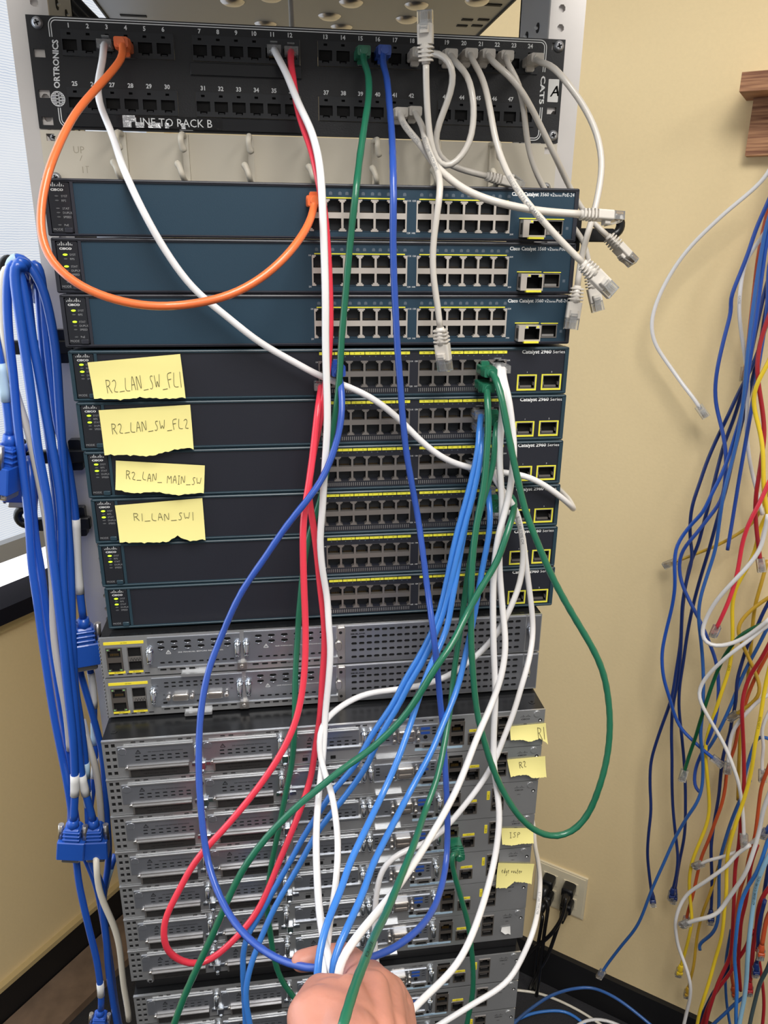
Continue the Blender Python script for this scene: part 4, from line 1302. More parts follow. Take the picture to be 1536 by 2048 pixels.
def rj45(root, base, tip, d, style, colour, up=(0, 0, 1), k=.00106):
    """modular plug with its tip at `tip`, pointing along d; local y = insertion direction"""
    b = basis(d, up)

    def fin(mb, name, mats, par):
        mb.v = [(x * k, y * k, z * k) for x, y, z in mb.v]
        xf(mb, tip - base, b)
        return mb.build(name, mats, par)
    mb = MB()
    w = 5.8
    mb.add([(-w, -21.5, -3.2), (w, -21.5, -3.2), (w, 0, -3.2), (-w, 0, -3.2), (-w, -21.5, 3.2), (w, -21.5, 3.2), (w, 0, 3.2), (-w, 0, 3.2)],
           [(3, 2, 1, 0), (4, 5, 6, 7), (0, 1, 5, 4), (1, 2, 6, 5), (2, 3, 7, 6), (3, 0, 4, 7)], 0)
    mb.add([(-3, -.5, 3.2), (3, -.5, 3.2), (3, -13, 6.6), (-3, -13, 6.6), (-3, -.5, 4.2), (3, -.5, 4.2), (3, -13, 7.6), (-3, -13, 7.6)],
           [(0, 1, 2, 3), (7, 6, 5, 4), (0, 4, 5, 1), (2, 6, 7, 3), (1, 5, 6, 2), (3, 7, 4, 0)], 0)
    pl = fin(mb, 'plug', M['plug_clear'], root)
    mb = MB()
    for c in range(8):
        xx = -3.6 + c * 1.03
        mb.box(xx - .2, -7, -3.6, xx + .2, -.8, -1.2, 0)
        mb.box(xx - .28, -16, -1, xx + .28, -6, -.2, 1)
    fin(mb, 'contacts', [M['gold'], CABLE[colour]], pl)
    if style == 'boot':
        mb = MB()
        mb.rbox(-6.1, -3.9, 6.1, 3.9, 8, 22.5, 1.5, 3, 0, 1.4)
        mb.rbox(-3.6, 3.2, 3.6, 7.2, 10.5, 15.5, 1.6, 3, 0, .6)
        mb.tube([(0, 22, 0), (0, 27, 0), (0, 36, 0)], [4.6, 4.1, 3.3], 12)
        for q in range(4):
            mb.rbox(-6.3 + q * .25, -4.2 + q * .15, 6.3 - q * .25, 4.2 - q * .15, 24 + q * 2.9, 25.4 + q * 2.9, 1.4, 3, 0, .3)
        mb.v = [(-x, -y, z) for x, y, z in mb.v]
        fin(mb, 'boot', CABLE[colour], root)
    elif style == 'collar':
        mb = MB()
        mb.tube([(0, -14, 0), (0, -22, 0), (0, -29, 0), (0, -33, 0)], [5.6, 5.4, 4.2, 3.2], 12)
        mb.rbox(-5.6, -5, 5.6, 6.2, -16.5, -10, 2, 3, 0, .8)
        n0 = len(mb.v)
        fin(mb, 'boot', CABLE[colour], root)


def fill_depth(P):
    """points (u, v[, depth]); missing depths are interpolated along the list"""
    idx = [i for i, p in enumerate(P) if len(p) > 2]
    out = []
    for i, p in enumerate(P):
        if len(p) > 2:
            out.append(p); continue
        a = max([j for j in idx if j < i], default=idx[0]); b = min([j for j in idx if j > i], default=idx[-1])
        t = 0 if a == b else (i - a) / (b - a)
        out.append((p[0], p[1], P[a][2] * (1 - t) + P[b][2] * t))
    return out


def cable(label, colour, P, r=.0029, a=None, b=None, proj=front, twist=0, name='patch_cable', text=None, group=None, step=.006, cat='cable', sleeves=(), connector=None):
    """one cable: P = points, a / b = what sits at its two ends"""
    W3 = [proj(*p) for p in fill_depth(P)]
    if a and a[0] == 'port':
        p = front(a[1], a[2], a[3])
        W3 = [p + Vector((0, -.004, 0)), p + Vector((0, -.022 if a[4] != 'clear' else -.012, 0))] + W3
    if b and b[0] == 'port':
        p = front(b[1], b[2], b[3])
        W3 = W3 + [p + Vector((0, -.022 if b[4] != 'clear' else -.012, 0)), p + Vector((0, -.004, 0))]
    S = spline(W3, step)
    base = min(S, key=lambda q: q.z).copy()
    o = thing(name, label, cat, base, group)
    mb = MB()
    mb.tube([q - base for q in S], r, 10, twist=twist)
    mb.build('jacket', CABLE[colour], o)
    for end, S_, W_ in ((a, S, W3), (b, S[::-1], W3[::-1])):
        if not end:
            continue
        if end[0] == 'port':
            p = front(end[1], end[2], end[3])
            up = (0, 0, 1) if len(end) < 6 else end[5]
            rj45(o, base, p + Vector((0, .0105, 0)), (0, 1, 0), end[4], colour, up)
        elif end[0] == 'loose':
            d = (S_[0] - S_[min(4, len(S_) - 1)]).normalized()
            ln = .018 if end[1] == 'clear' else .024
            up = end[2] if len(end) > 2 else (-.3, -1, .2)
            rj45(o, base, S_[0] + d * (.0165 if end[1] == 'clear' else .038 if end[1] == 'boot' else .031), d, end[1], colour, up)
    for f0, f1, m in sleeves:
        i0, i1 = int(f0 * (len(S) - 1)), int(f1 * (len(S) - 1))
        mb = MB(); mb.tube([q - base for q in S[i0:i1 + 1]], r * 1.12, 12)
        mb.build('label_sleeve', M[m] if m in M else CABLE[m], o)
    if text:
        t, frac, size, col = text
        vs, fs, lo, hi = text_geo(t)
        Ls = [0]
        for q0, q1 in zip(S, S[1:]):
            Ls.append(Ls[-1] + (q1 - q0).length)
        s0 = frac * Ls[-1]
        rev = S[int(frac * (len(S) - 1))].z < S[-1].z
        mb = MB()
        out = []
        import bisect
        for x, y in vs:
            s = s0 + (x - lo) * size
            i = min(max(bisect.bisect_right(Ls, s) - 1, 0), len(S) - 2)
            f = (s - Ls[i]) / max(Ls[i + 1] - Ls[i], 1e-9)
            c = S[i].lerp(S[i + 1], f)
            T = (S[i + 1] - S[i]).normalized()
            n = (CAM - c); n = (n - T * n.dot(T)).normalized()
            u = n.cross(T)
            an = (y - .35) * size / r
            out.append(c - base + (n * math.cos(an) + u * math.sin(an)) * (r * 1.06))
        mb.add(out, fs, 0)
        mb.build('printed_text', M['ink_grey'] if col is None else M[col], o)
    return o


YO = -.0045
Cb = cable
# --- cables of the patch panel, left to right
Cb('orange cable looping from patch panel jack 4 to the top switch', 'orange',
   [(247, 110, -.045), (222, 145, -.062), (190, 180), (150, 228, -.105), (120, 285), (95, 350, -.145), (82, 420), (85, 480, -.17), (105, 525), (150, 565, -.186), (215, 595), (300, 612, -.196), (385, 608), (460, 590, -.192), (520, 558), (570, 515, -.177), (605, 470, -.162), (622, 438, -.15)],
   .0031, ('port', 252, 97, YO, 'boot', (0, 0, -1)), ('port', 627, 404, YS, 'boot'))
Cb('white cable from patch panel jack 3 running diagonally across the switches', 'white',
   [(206, 122, -.03), (195, 165), (196, 203), (212, 238, -.05), (228, 280, -.065), (248, 340, -.11), (285, 420, -.127), (330, 500), (385, 575, -.127), (450, 630), (520, 685), (590, 725), (640, 752, -.124), (700, 775), (750, 800), (800, 840), (845, 885), (890, 918), (950, 938, -.12), (1010, 945), (1060, 955, -.12), (1110, 985, -.118), (1140, 1010, -.11), (1147, 1018, -.09), (1138, 1000, -.045), (1115, 976, .02), (1095, 962, .08), (1080, 955, .16), (1060, 960, .24)],
   .003, ('port', 213, 93, YO, 'clear'))
Cb('white cable from patch panel jack 11 hanging straight down into the fist', 'white',
   [(556, 115, -.03), (572, 145), (588, 185), (602, 218), (622, 260), (636, 310), (643, 370, -.15), (646, 440), (649, 520), (651, 600, -.16), (651, 680), (653, 760), (655, 830), (652, 900, -.165), (648, 960), (645, 1020), (640, 1080), (645, 1140), (655, 1200, -.165), (657, 1245), (661, 1298), (657, 1365), (650, 1433, -.19), (648, 1484), (644, 1531), (639, 1575, -.222), (634, 1632), (632, 1683), (634, 1751, -.29), (638, 1813), (647, 1876, -.36), (659, 1922), (668, 1955, -.395), (676, 1995, -.405), (684, 2060, -.41)],
   .0031, ('port', 548, 104, YO, 'clear'))
Cb('red cable from patch panel jack 12 hanging in a deep loop at lower left', 'red',
   [(581, 120, -.03), (585, 150), (592, 200), (605, 250), (622, 295), (635, 350, -.13), (648, 420), (655, 500, -.135), (659, 580), (660, 660), (655, 740, -.14), (644, 820), (632, 880), (621, 940), (617, 985), (625, 1040), (633, 1100, -.15), (641, 1180), (648, 1240), (649, 1298), (644, 1365, -.165), (640, 1433), (630, 1500), (622, 1554), (610, 1592), (600, 1622, -.19), (580, 1672), (554, 1734), (538, 1775), (515, 1822), (483, 1864), (440, 1906, -.23), (408, 1928), (375, 1927), (343, 1910), (328, 1885, -.245), (327, 1851), (340, 1815), (362, 1774), (375, 1747), (408, 1701, -.23), (447, 1659), (489, 1610), (531, 1555), (566, 1500, -.21), (590, 1447), (603, 1393), (610, 1328), (611, 1252, -.185), (608, 1174), (606, 1096), (607, 1038), (614, 991, -.17), (622, 940), (630, 870), (637, 810, -.145)],
   .0031, ('port', 582, 107, YO, 'clear'), ('port', 641, 769, YS, 'clear'))
Cb('green cable from patch panel jack 15 hanging down behind the white and red ones', 'green',
   [(727, 122, -.035), (736, 145), (738, 190), (729, 250), (719, 320, -.12), (712, 380, -.145), (705, 440), (697, 520), (690, 600), (683, 680), (680, 740, -.145), (676, 790), (668, 840), (660, 900), (651, 955), (638, 1010, -.14), (623, 1053), (613, 1096), (605, 1155), (599, 1213), (595, 1280, -.15), (591, 1340), (590, 1400), (589, 1458, -.175), (585, 1520), (577, 1561), (567, 1610), (554, 1675), (541, 1740), (536, 1780), (535, 1825), (541, 1867), (548, 1916), (564, 1962), (593, 2001, -.2), (640, 2060, -.21)],
   .0029, ('port', 722, 113, YO, 'boot', (0, 0, -1)), None, twist=700)
Cb('royal blue cable from patch panel jack 16 sweeping past the fist in one big loop', 'blue',
   [(764, 122, -.035), (773, 150), (778, 200), (783, 260, -.09), (786, 330, -.14), (787, 400, -.155), (786, 480), (788, 560), (792, 640), (795, 700), (800, 760), (805, 830), (812, 900), (822, 960), (835, 1030, -.16), (845, 1100), (855, 1180, -.18), (866, 1260, -.198), (873, 1320, -.203), (880, 1400), (886, 1460, -.208), (890, 1530), (894, 1600), (895, 1670), (893, 1720, -.25), (886, 1762), (874, 1803), (856, 1836), (828, 1867, -.33), (790, 1895), (740, 1916), (690, 1930, -.375), (640, 1937, -.38), (590, 1930), (545, 1912), (500, 1880, -.33), (462, 1835), (434, 1780), (415, 1720, -.27), (404, 1640), (398, 1560), (398, 1480, -.225), (401, 1430), (408, 1380), (420, 1330), (440, 1280, -.19), (465, 1220), (490, 1172), (520, 1130), (550, 1085), (582, 1040), (615, 1000, -.185), (642, 962), (665, 910), (680, 855), (685, 805, -.155), (682, 770, -.145)],
   .0029, ('port', 762, 112, YO, 'boot', (0, 0, -1)), ('port', 673, 735, YS, 'boot'), twist=600)
# --- grey cables at the right of the patch panel
TX = 'E(UL) E171240 TYPE CM 24AWG'
Cb('grey cable from patch panel jack 18, loose plug lying against the ivory cable manager', 'grey',
   [(845, 112, -.045), (866, 104, -.06), (890, 112), (905, 135, -.07), (907, 165), (895, 205), (878, 245, -.06), (868, 285), (878, 315), (905, 333, -.05), (945, 345), (972, 352, -.045)], .0029, ('port', 828, 116, YO, 'boot', (0, 0, -1)), ('loose', 'boot', (.3, 0, 1)))
Cb('grey cable looping from patch panel jack 19 up to a loose plug standing upright', 'grey',
   [(910, 125, -.05), (930, 142), (944, 180, -.075), (948, 230), (940, 285, -.08), (915, 322), (890, 338), (870, 318), (861, 285, -.08), (856, 240), (853, 190), (852, 150, -.085), (852, 128)], .0028, ('port', 891, 119, YO, 'boot', (0, 0, -1)), ('loose', 'boot', (-.4, -1, 0)))
Cb('grey printed cable from patch panel jack 20, loose plug pointing down right', 'grey',
   [(945, 122, -.05), (960, 145, -.06), (972, 180), (983, 235), (992, 285), (1008, 330, -.1), (1030, 372, -.13), (1054, 405, -.145), (1085, 441), (1120, 480), (1165, 525, -.15)], .0028, ('port', 930, 118, YO, 'boot', (0, 0, -1)), ('loose', 'boot', (-.5, -1, .5)), text=(TX, .62, .0038, None))
Cb('grey cable from patch panel jack 21 passing behind the top switch and the black hook', 'grey',
   [(985, 124, -.05), (1003, 138), (1030, 163, -.06), (1055, 202), (1080, 250), (1110, 312, -.045), (1135, 365, -.03), (1160, 412, -.03), (1188, 448), (1215, 472, -.035)], .0028, ('port', 964, 119, YO, 'boot', (0, 0, -1)), ('loose', 'boot', (-.8, -.4, -.4)))
Cb('grey cable from patch panel jack 22, its shadowed plug hanging behind the lowest grey plug', 'grey',
   [(1015, 130, -.05), (1033, 155), (1046, 205, -.05), (1051, 255), (1060, 310, -.035), (1080, 362), (1110, 410, -.025), (1145, 452), (1167, 482, -.02), (1177, 515), (1180, 548, -.025)], .0028, ('port', 1000, 122, YO, 'boot', (0, 0, -1)), ('loose', 'boot', (-.1, -1, 0)))
Cb('grey cable from patch panel jack 24 arching over the right post, its plug hanging lowest', 'grey',
   [(1080, 126, -.05), (1100, 128), (1128, 158, -.075), (1165, 208), (1193, 265, -.09), (1204, 320), (1198, 380), (1184, 440, -.11), (1170, 485), (1160, 530), (1155, 572, -.115)], .0028, ('port', 1058, 127, YO, 'boot', (0, 0, -1)), ('loose', 'boot', (-.2, -1, 0)))
Cb('grey cable from patch panel jack 41 running right to a plug above the black hook', 'grey',
   [(802, 242, -.045), (820, 265), (842, 290, -.07), (862, 320), (890, 350, -.12), (930, 380), (985, 402, -.145), (1055, 418), (1110, 425), (1160, 428, -.14)], .0031, ('port', 795, 232, YO, 'boot', (0, 0, -1)), ('loose', 'boot', (0, -.2, -1)), text=('UNICOM UTP CAT5E', .16, .0035, None))
Cb('grey printed cable from patch panel jack 42, plug dangling over the uppermost charcoal switch', 'grey',
   [(835, 236, -.045), (845, 252), (850, 280, -.08), (862, 312), (876, 345, -.12), (880, 385, -.145), (874, 430), (867, 475), (865, 520), (868, 565), (875, 610), (880, 655, -.14)], .0028, ('port', 822, 230, YO, 'boot', (0, 0, -1)), ('loose', 'boot', (-.7, -1, 0)), text=(TX, .3, .0036, None))
# --- green, white and blue cables at the right-hand ports
Cb('green cable hanging in a wide loop to the right from the uppermost charcoal switch', 'green',
   [(987, 748, -.14), (1000, 780, -.155), (1008, 820), (1015, 860), (1025, 910), (1038, 970), (1050, 1020, -.175), (1065, 1060), (1085, 1110), (1110, 1165), (1140, 1220), (1167, 1265), (1190, 1305, -.2), (1208, 1350), (1217, 1400), (1220, 1450), (1215, 1510), (1200, 1570, -.22), (1175, 1630), (1145, 1664), (1112, 1674), (1075, 1664), (1040, 1635, -.22), (1010, 1590), (985, 1535), (968, 1480), (955, 1430), (948, 1370), (943, 1300, -.19), (942, 1240), (943, 1159), (947, 1096), (955, 1038), (967, 979, -.165), (974, 900), (977, 836), (974, 795, -.145)],
   .0031, ('port', 967, 737, YS, 'boot'), ('port', 963, 767, YS, 'boot', (0, 0, -1)), twist=500)
Cb('green cable from the second charcoal switch hanging down in front of the knuckles', 'green',
   [(990, 858, -.145), (990, 894), (982, 949, -.15), (971, 984), (956, 1040), (945, 1095), (934, 1159), (925, 1230, -.165), (915, 1298), (908, 1342), (904, 1388, -.185), (897, 1440), (887, 1497), (874, 1558), (850, 1622, -.26), (830, 1683), (803, 1751, -.34), (775, 1820), (749, 1872, -.425), (728, 1925, -.465), (710, 1971, -.49), (692, 2030, -.515), (680, 2070, -.525)],
   .0029, ('port', 985, 833, YS, 'boot'), None, twist=600, text=('CAT5E UTP PATCH', .86, .0032, 'ink_black'))
Cb('green cable running diagonally from the right-hand ports down to the lower left of the photo', 'green',
   [(1008, 992, -.128), (1026, 990, -.138), (1030, 1012, -.152), (1013, 1069, -.172), (994, 1124, -.178), (963, 1174), (931, 1233, -.195), (905, 1287, -.212), (871, 1335, -.222), (837, 1392, -.225), (803, 1440), (769, 1474), (735, 1504, -.23), (690, 1534), (636, 1578), (597, 1610, -.25), (554, 1652), (522, 1688), (489, 1734, -.26), (460, 1790), (443, 1830), (425, 1870), (405, 1913, -.27), (385, 1955), (364, 2004), (349, 2046), (335, 2090, -.28)],
   .0031, ('port', 984, 1000, YS, 'boot'), None, twist=500)
Cb('green cable plugged into the router noted ISP, hanging right of the fist', 'green',
   [(904, 1705, -.19), (905, 1735, -.19), (914, 1767), (925, 1806), (935, 1841), (942, 1890), (946, 1936), (945, 1989), (935, 2041), (928, 2080, -.2)], .0029, ('port', 908, 1680, YB, 'boot', (0, 0, -1)), None, twist=600)
Cb('white cable from the uppermost charcoal switch slanting left as the rightmost strand in the fist', 'white',
   [(998, 752, -.135), (1004, 780, -.145), (1005, 824), (1000, 879), (999, 930), (1004, 999, -.15), (1003, 1057), (998, 1116), (1003, 1194), (1007, 1240, -.165), (1011, 1281), (1008, 1325), (999, 1365), (984, 1406, -.19), (969, 1440), (952, 1480), (936, 1523), (915, 1575, -.24), (891, 1622), (864, 1669), (837, 1713, -.31), (808, 1756), (779, 1795, -.36), (756, 1823), (728, 1855), (700, 1892, -.4), (683, 1920), (676, 1948, -.412), (680, 2000, -.412), (690, 2060, -.41)],
   .0031, ('port', 993, 732, YS, 'clear'))
Cb('white cable from the uppermost charcoal switch running down to the right of the fist', 'white',
   [(1004, 748, -.135), (1016, 790, -.145), (1024, 850), (1028, 894), (1025, 945), (1014, 1010, -.158), (1000, 1057), (990, 1116), (986, 1174), (986, 1233), (987, 1290, -.175), (989, 1345), (991, 1399), (988, 1450), (987, 1500, -.19), (989, 1548), (996, 1592), (999, 1639), (994, 1690), (986, 1734, -.24), (973, 1785), (960, 1827), (939, 1883, -.3), (914, 1929), (882, 1964), (850, 1994, -.34), (815, 2030), (780, 2075, -.37)],
   .0031, ('port', 1001, 735, YS, 'clear'))
Cb('white printed cable from the third charcoal switch arching far left and into the fist', 'white',
   [(984, 948, -.135), (1000, 975), (1018, 998, -.15), (1033, 1020), (1043, 1065), (1047, 1110), (1040, 1165), (1022, 1213, -.16), (1000, 1258), (975, 1290), (950, 1314, -.152), (905, 1347), (854, 1368), (786, 1380, -.158), (735, 1387), (695, 1404, -.166), (664, 1427, -.178), (643, 1453, -.195), (638, 1484), (644, 1531, -.212), (661, 1577, -.232), (671, 1632), (676, 1683), (674, 1740, -.29), (668, 1795), (660, 1840), (656, 1876, -.36), (650, 1925), (647, 1960, -.39), (650, 2000, -.4), (660, 2060, -.41)],
   .0029, ('port', 980, 930, YS, 'clear'), None, text=('E171240 TYPE CM', .1, .0036, None))
Cb('white cable falling past the yellow framed ports, then curving left behind the fist', 'white',
   [(1010, 1020, -.126), (1032, 1028, -.13), (1044, 1062, -.14), (1050, 1110), (1057, 1167), (1063, 1213), (1066, 1260, -.155), (1064, 1290), (1057, 1325), (1043, 1372, -.18), (1027, 1426), (1008, 1474), (990, 1520), (970, 1556), (947, 1588, -.2), (915, 1628), (882, 1665), (850, 1686), (817, 1699, -.225), (783, 1715), (764, 1740), (755, 1775), (750, 1820), (749, 1865), (751, 1910), (757, 1948, -.25), (770, 2000, -.26)], .0028, ('port', 985, 1022, YS, 'clear'), None)
Cb('white cable coming round the right end of the routers and sweeping bottom left', 'white',
   [(1020, 1575, .16), (1050, 1605, .1), (1066, 1645, .02), (1070, 1690, -.04), (1077, 1729, -.1), (1080, 1770, -.15), (1076, 1820), (1064, 1870, -.21), (1042, 1920), (1020, 1958, -.23), (988, 1984), (949, 2006), (910, 2031, -.25), (870, 2055), (830, 2085, -.26)], .0029, None, None, text=('E171240 TYPE CMR', .62, .0036, None))
Cb('bright blue cable from the second charcoal switch, left of the pair beside the fist', 'sky',
   [(958, 850, -.135), (958, 885, -.145), (950, 930), (938, 980), (921, 1040), (908, 1090), (896, 1150), (880, 1220, -.17), (862, 1268), (834, 1321), (810, 1359), (791, 1400, -.19), (767, 1436), (743, 1470), (722, 1510, -.2), (700, 1545), (672, 1574), (640, 1622), (608, 1672, -.205), (582, 1720), (555, 1766), (535, 1803), (517, 1836), (496, 1867, -.22), (487, 1897), (486, 1942), (489, 2000), (491, 2043), (493, 2085, -.24)], .0029, ('port', 957, 826, YS, 'clear'), None, twist=500)
Cb('bright blue cable from the second charcoal switch, right of the pair beside the fist', 'sky',
   [(961, 870, -.137), (963, 905, -.15), (956, 945), (945, 995), (930, 1050), (916, 1105), (903, 1160), (887, 1225, -.175), (868, 1275), (842, 1330), (818, 1368), (798, 1410, -.195), (776, 1445), (755, 1482), (739, 1522, -.207), (716, 1558), (691, 1592), (660, 1630), (630, 1672, -.213), (603, 1722), (578, 1765), (556, 1802), (537, 1841), (519, 1884, -.235), (504, 1923), (494, 1962), (491, 2001), (499, 2043), (506, 2085, -.26)], .0029, ('port', 957, 851, YS, 'clear'), None, twist=500)
Cb('bright blue cable from the third charcoal switch, left one of two in the fist', 'sky',
   [(946, 955, -.135), (941, 990, -.148), (931, 1050), (920, 1110), (912, 1159), (903, 1205), (893, 1262, -.185), (878, 1295), (861, 1332), (844, 1376), (830, 1420, -.22), (817, 1460), (805, 1495), (790, 1534), (769, 1580, -.26), (746, 1628), (724, 1674), (698, 1730, -.32), (685, 1771), (667, 1815), (650, 1858, -.37), (640, 1900), (633, 1950, -.395), (640, 2000, -.4), (655, 2060, -.41)], .0029, ('port', 945, 930, YS, 'clear'), None)
Cb('bright blue cable from the fourth charcoal switch, right one of two in the fist', 'sky',
   [(976, 992, -.135), (981, 1026, -.145), (978, 1069), (969, 1116), (959, 1167), (952, 1213), (942, 1262, -.17), (933, 1300), (924, 1342), (912, 1385, -.195), (898, 1420), (881, 1460), (866, 1497), (845, 1537), (820, 1583, -.25), (792, 1637), (767, 1685), (742, 1737, -.32), (730, 1776), (710, 1822), (689, 1868, -.375), (672, 1905), (664, 1940, -.392), (668, 2000, -.4), (675, 2060, -.41)], .0029, ('port', 972, 975, YS, 'clear'), None, twist=500)
# ------------------------------------------------------------------ hooks on the rack sides
def side_hook(label, u0, v0, u1, v1, y, tip, h=.013):
    p0, p1 = front(u0, v0, y), front(u1, v1, y)
    p1.z = p0.z
    s = 1 if p1.x > p0.x else -1
    o = thing('cable_hook', label, 'cable hook', p0, 'black cable hooks on the rack sides')
    L = abs(p1.x - p0.x)
    mb = MB()
    mb.rbox(-.012 if s > 0 else -L, -h / 2, L if s > 0 else .012, h / 2, -.004, .004, .002, 2, 0, .0012)
    arm = mb.build('arm', M['black_plastic'], o)
    mb = MB()
    x = s * L
    pts = spline([(x - s * .004, 0, 0), (x + s * .004, 0, .002), (x + s * .0075, 0, .009), (x + s * .005, 0, .016), (x - s * .002, 0, .018), (x - s * .006, 0, .014)], .002)
    mb.tube(pts, [.0045] * (len(pts) - 4) + [.0042, .0038, .0034, .0025], 10)
    mb.build('curled_tip', M['black_plastic'], o)
    mb = MB(); mb.rbox(-.006, -.016, .006, .016, .003, .012, .002, 2); mb.build('mounting_foot', M['black_plastic'], o)
    return o


side_hook('black plastic hook sticking out to the right of the top switch', 1152, 470, 1226, 470, -.012, 1)
side_hook('black hook at far left, uppermost one under the hanging blue bundle', 122, 694, 6, 694, -.012, -1)
side_hook('black hook at left beside the charcoal switch with the R2_LAN_MAIN_SW note', 150, 912, 42, 912, -.012, -1)
side_hook('black hook at left beside the charcoal switch with the R1_LAN_SW1 note', 158, 1046, 52, 1046, -.012, -1)
side_hook('black hook at upper left that the blue cable bundle hangs over', 104, 556, 24, 556, .02, -1)

# black coil of thick leads above the left end of the patch panel
for i, (P, t) in enumerate(((((92, -40, .11), (104, -5), (128, 24), (165, 62, .11)), 'black lead at upper left behind the patch panel, nearest the rack post'),
                            (((106, -40, .13), (120, -8), (142, 18), (182, 58, .13)), 'black lead at upper left behind the patch panel, middle one of three'),
                            (((120, -44, .15), (134, -12), (154, 12), (196, 54, .15)), 'black lead at upper left behind the patch panel, innermost of three'))):
    Cb(t, 'charcoal', P, .0075, name='power_lead')
Cb('thin pale cable hanging before the steel shelf above patch panel jack 12', 'grey', [(579, -30, .14), (581, 0), (583, 30), (584, 70, .12)], .0028)

# ------------------------------------------------------------------ blue serial cables hanging at the left


def serial_plug(o, base, pos, d, face, side=False, s=1.):
    """moulded plug: pos = where the cable enters it, d = along the plug, face = its broad side's normal"""
    y = Vector(d).normalized()
    x = y.cross(Vector(face)).normalized()
    z = x.cross(y)
    fin = lambda mb, n, m, par: xf(mb, pos - base, (x, y, z)).build(n, m, par)

    def slab(mb, x0, y0, x1, y1, zt, r, ch, m=0):
        b2 = MB()
        b2.rbox(x0, y0, x1, y1, -zt, zt, r, 4, 0, ch)
        mb.add([(a * s, c * s, -b_ * s) for a, b_, c in b2.v], b2.f, m)
    mb = MB()
    slab(mb, -.0135, .022, .0135, .0445, .0075, .0012, .001)
    slab(mb, -.0075, .006, .0075, .023, .0068, .002, .0015)
    for q in range(3):
        slab(mb, -.0085, .0085 + q * .0045, .0085, .0105 + q * .0045, .0078, .001, .0006)
    mb.tube([(0, -.002 * s, 0), (0, .007 * s, 0)], [.0046 * s, .0062 * s], 12)
    pl = fin(mb, 'connector', CABLE['serial'], o)
    mb = MB()
    slab(mb, -.0092, .0445, .0092, .0505, .0042, .002, .0008)
    fin(mb, 'contact_shell', M['nickel'], pl)
    for q in (-1, 1):
        mb = MB()
        mb.tube([(q * .0117 * s, .005 * s, 0), (q * .0117 * s, .0235 * s, 0)], .0028 * s, 12)
        mb.tube([(q * .0117 * s, .0445 * s, 0), (q * .0117 * s, .0475 * s, 0)], .0014 * s, 8)
        fin(mb, 'thumb_screw', M['nickel'], pl)


YL = -.05


def ser(label, colour, P, r=.0042, plug=None, sleeves=(), y=YL):
    P = [(p[0], p[1], p[2] if len(p) > 2 else y) for p in P]
    o = Cb(label, colour, P, r, sleeves=sleeves, name='serial_cable' if colour in ('serial', 'midblue') else 'patch_cable', step=.008)
    if plug:
        u, v, du, dv, face, s = plug
        base = Vector(o.location)
        p0, p1 = front(u, v, P[-1][2]), front(u + du, v + dv, P[-1][2])
        serial_plug(o, base, p0, p1 - p0, face, s=s)
    return o


ser('cream cable at the far left edge of the blue bundle', 'cream', [(22, 560, .01), (20, 538), (12, 534), (6, 556), (5, 601), (7, 662), (18, 722), (30, 783), (45, 828), (57, 864), (66, 904), (76, 950), (88, 1010), (100, 1100), (106, 1186), (106, 1246), (112, 1307), (122, 1367), (132, 1420), (140, 1500)], .0037, y=-.058)
ser('blue cable hanging leftmost, reaching lowest beside the big blue plugs', 'serial', [(40, 570, .01), (32, 528), (22, 527), (15, 556), (14, 601), (18, 677), (27, 752), (33, 828), (42, 904), (51, 979), (58, 1040), (63, 1125), (74, 1201), (83, 1268), (95, 1352), (107, 1428), (119, 1489), (131, 1549), (141, 1610), (148, 1680), (153, 1724), (157, 1763), (167, 1810), (181, 1870), (193, 1917), (200, 1965), (203, 1990), (202, 2018)], .0040, plug=(201, 2022, -4, 40, (0, -1, .1), .9), sleeves=((.965, .99, 'paper'),), y=-.065)
ser('blue cable with a white sleeve above the left one of the two big blue plugs', 'serial', [(50, 580, .01), (40, 530), (28, 528), (31, 571), (39, 631), (48, 692), (57, 752), (67, 828), (76, 904), (88, 964), (99, 1030), (102, 1080), (109, 1140), (118, 1216), (127, 1292), (134, 1367), (141, 1428), (146, 1473), (149, 1534), (150, 1579), (147, 1640)], .0043, plug=(147, 1642, -5, 80, (0, -1, .1), 1.08), sleeves=((.915, .962, 'paper'),), y=-.078)
ser('blue cable with a white sleeve above the right one of the two big blue plugs', 'serial', [(58, 580, .01), (48, 524), (30, 520), (40, 545), (54, 616), (67, 692), (82, 767), (94, 843), (109, 919), (120, 994), (124, 1055), (126, 1156), (131, 1231), (139, 1322), (147, 1383), (152, 1440), (158, 1504), (165, 1564), (176, 1602), (186, 1640)], .0042, plug=(187, 1642, 6, 80, (0, -1, .1), 1.08), sleeves=((.915, .96, 'paper'),), y=-.072)
ser('blue cable with a long pale sleeve arching over the top of the bundle', 'serial', [(24, 560, -.02), (22, 524), (35, 512), (52, 522), (73, 550), (88, 580), (100, 631), (112, 707), (117, 783), (121, 843), (127, 934), (132, 994), (136, 1055), (140, 1110), (143, 1200), (146, 1300), (151, 1383), (159, 1428), (164, 1468), (169, 1510), (174, 1570), (177, 1640), (182, 1724), (205, 1775), (206, 1822), (212, 1870), (217, 1941), (226, 2001), (236, 2060)], .0041, sleeves=((.025, .065, 'label_pale'), (.60, .625, 'label_pale'), (.635, .66, 'paper')), y=-.062)
ser('blue cable ending in the blue plug with a steel screw beside the upper perforated router', 'serial', [(60, 590, .02), (64, 530), (75, 525), (83, 556), (89, 616), (95, 692), (106, 783), (116, 858), (132, 910), (144, 979), (152, 1040), (154, 1120), (160, 1186), (166, 1235)], .0040, plug=(167, 1240, 6, 80, (.35, -1, .1), 1.15), sleeves=((.78, .95, 'paper'),), y=-.05)
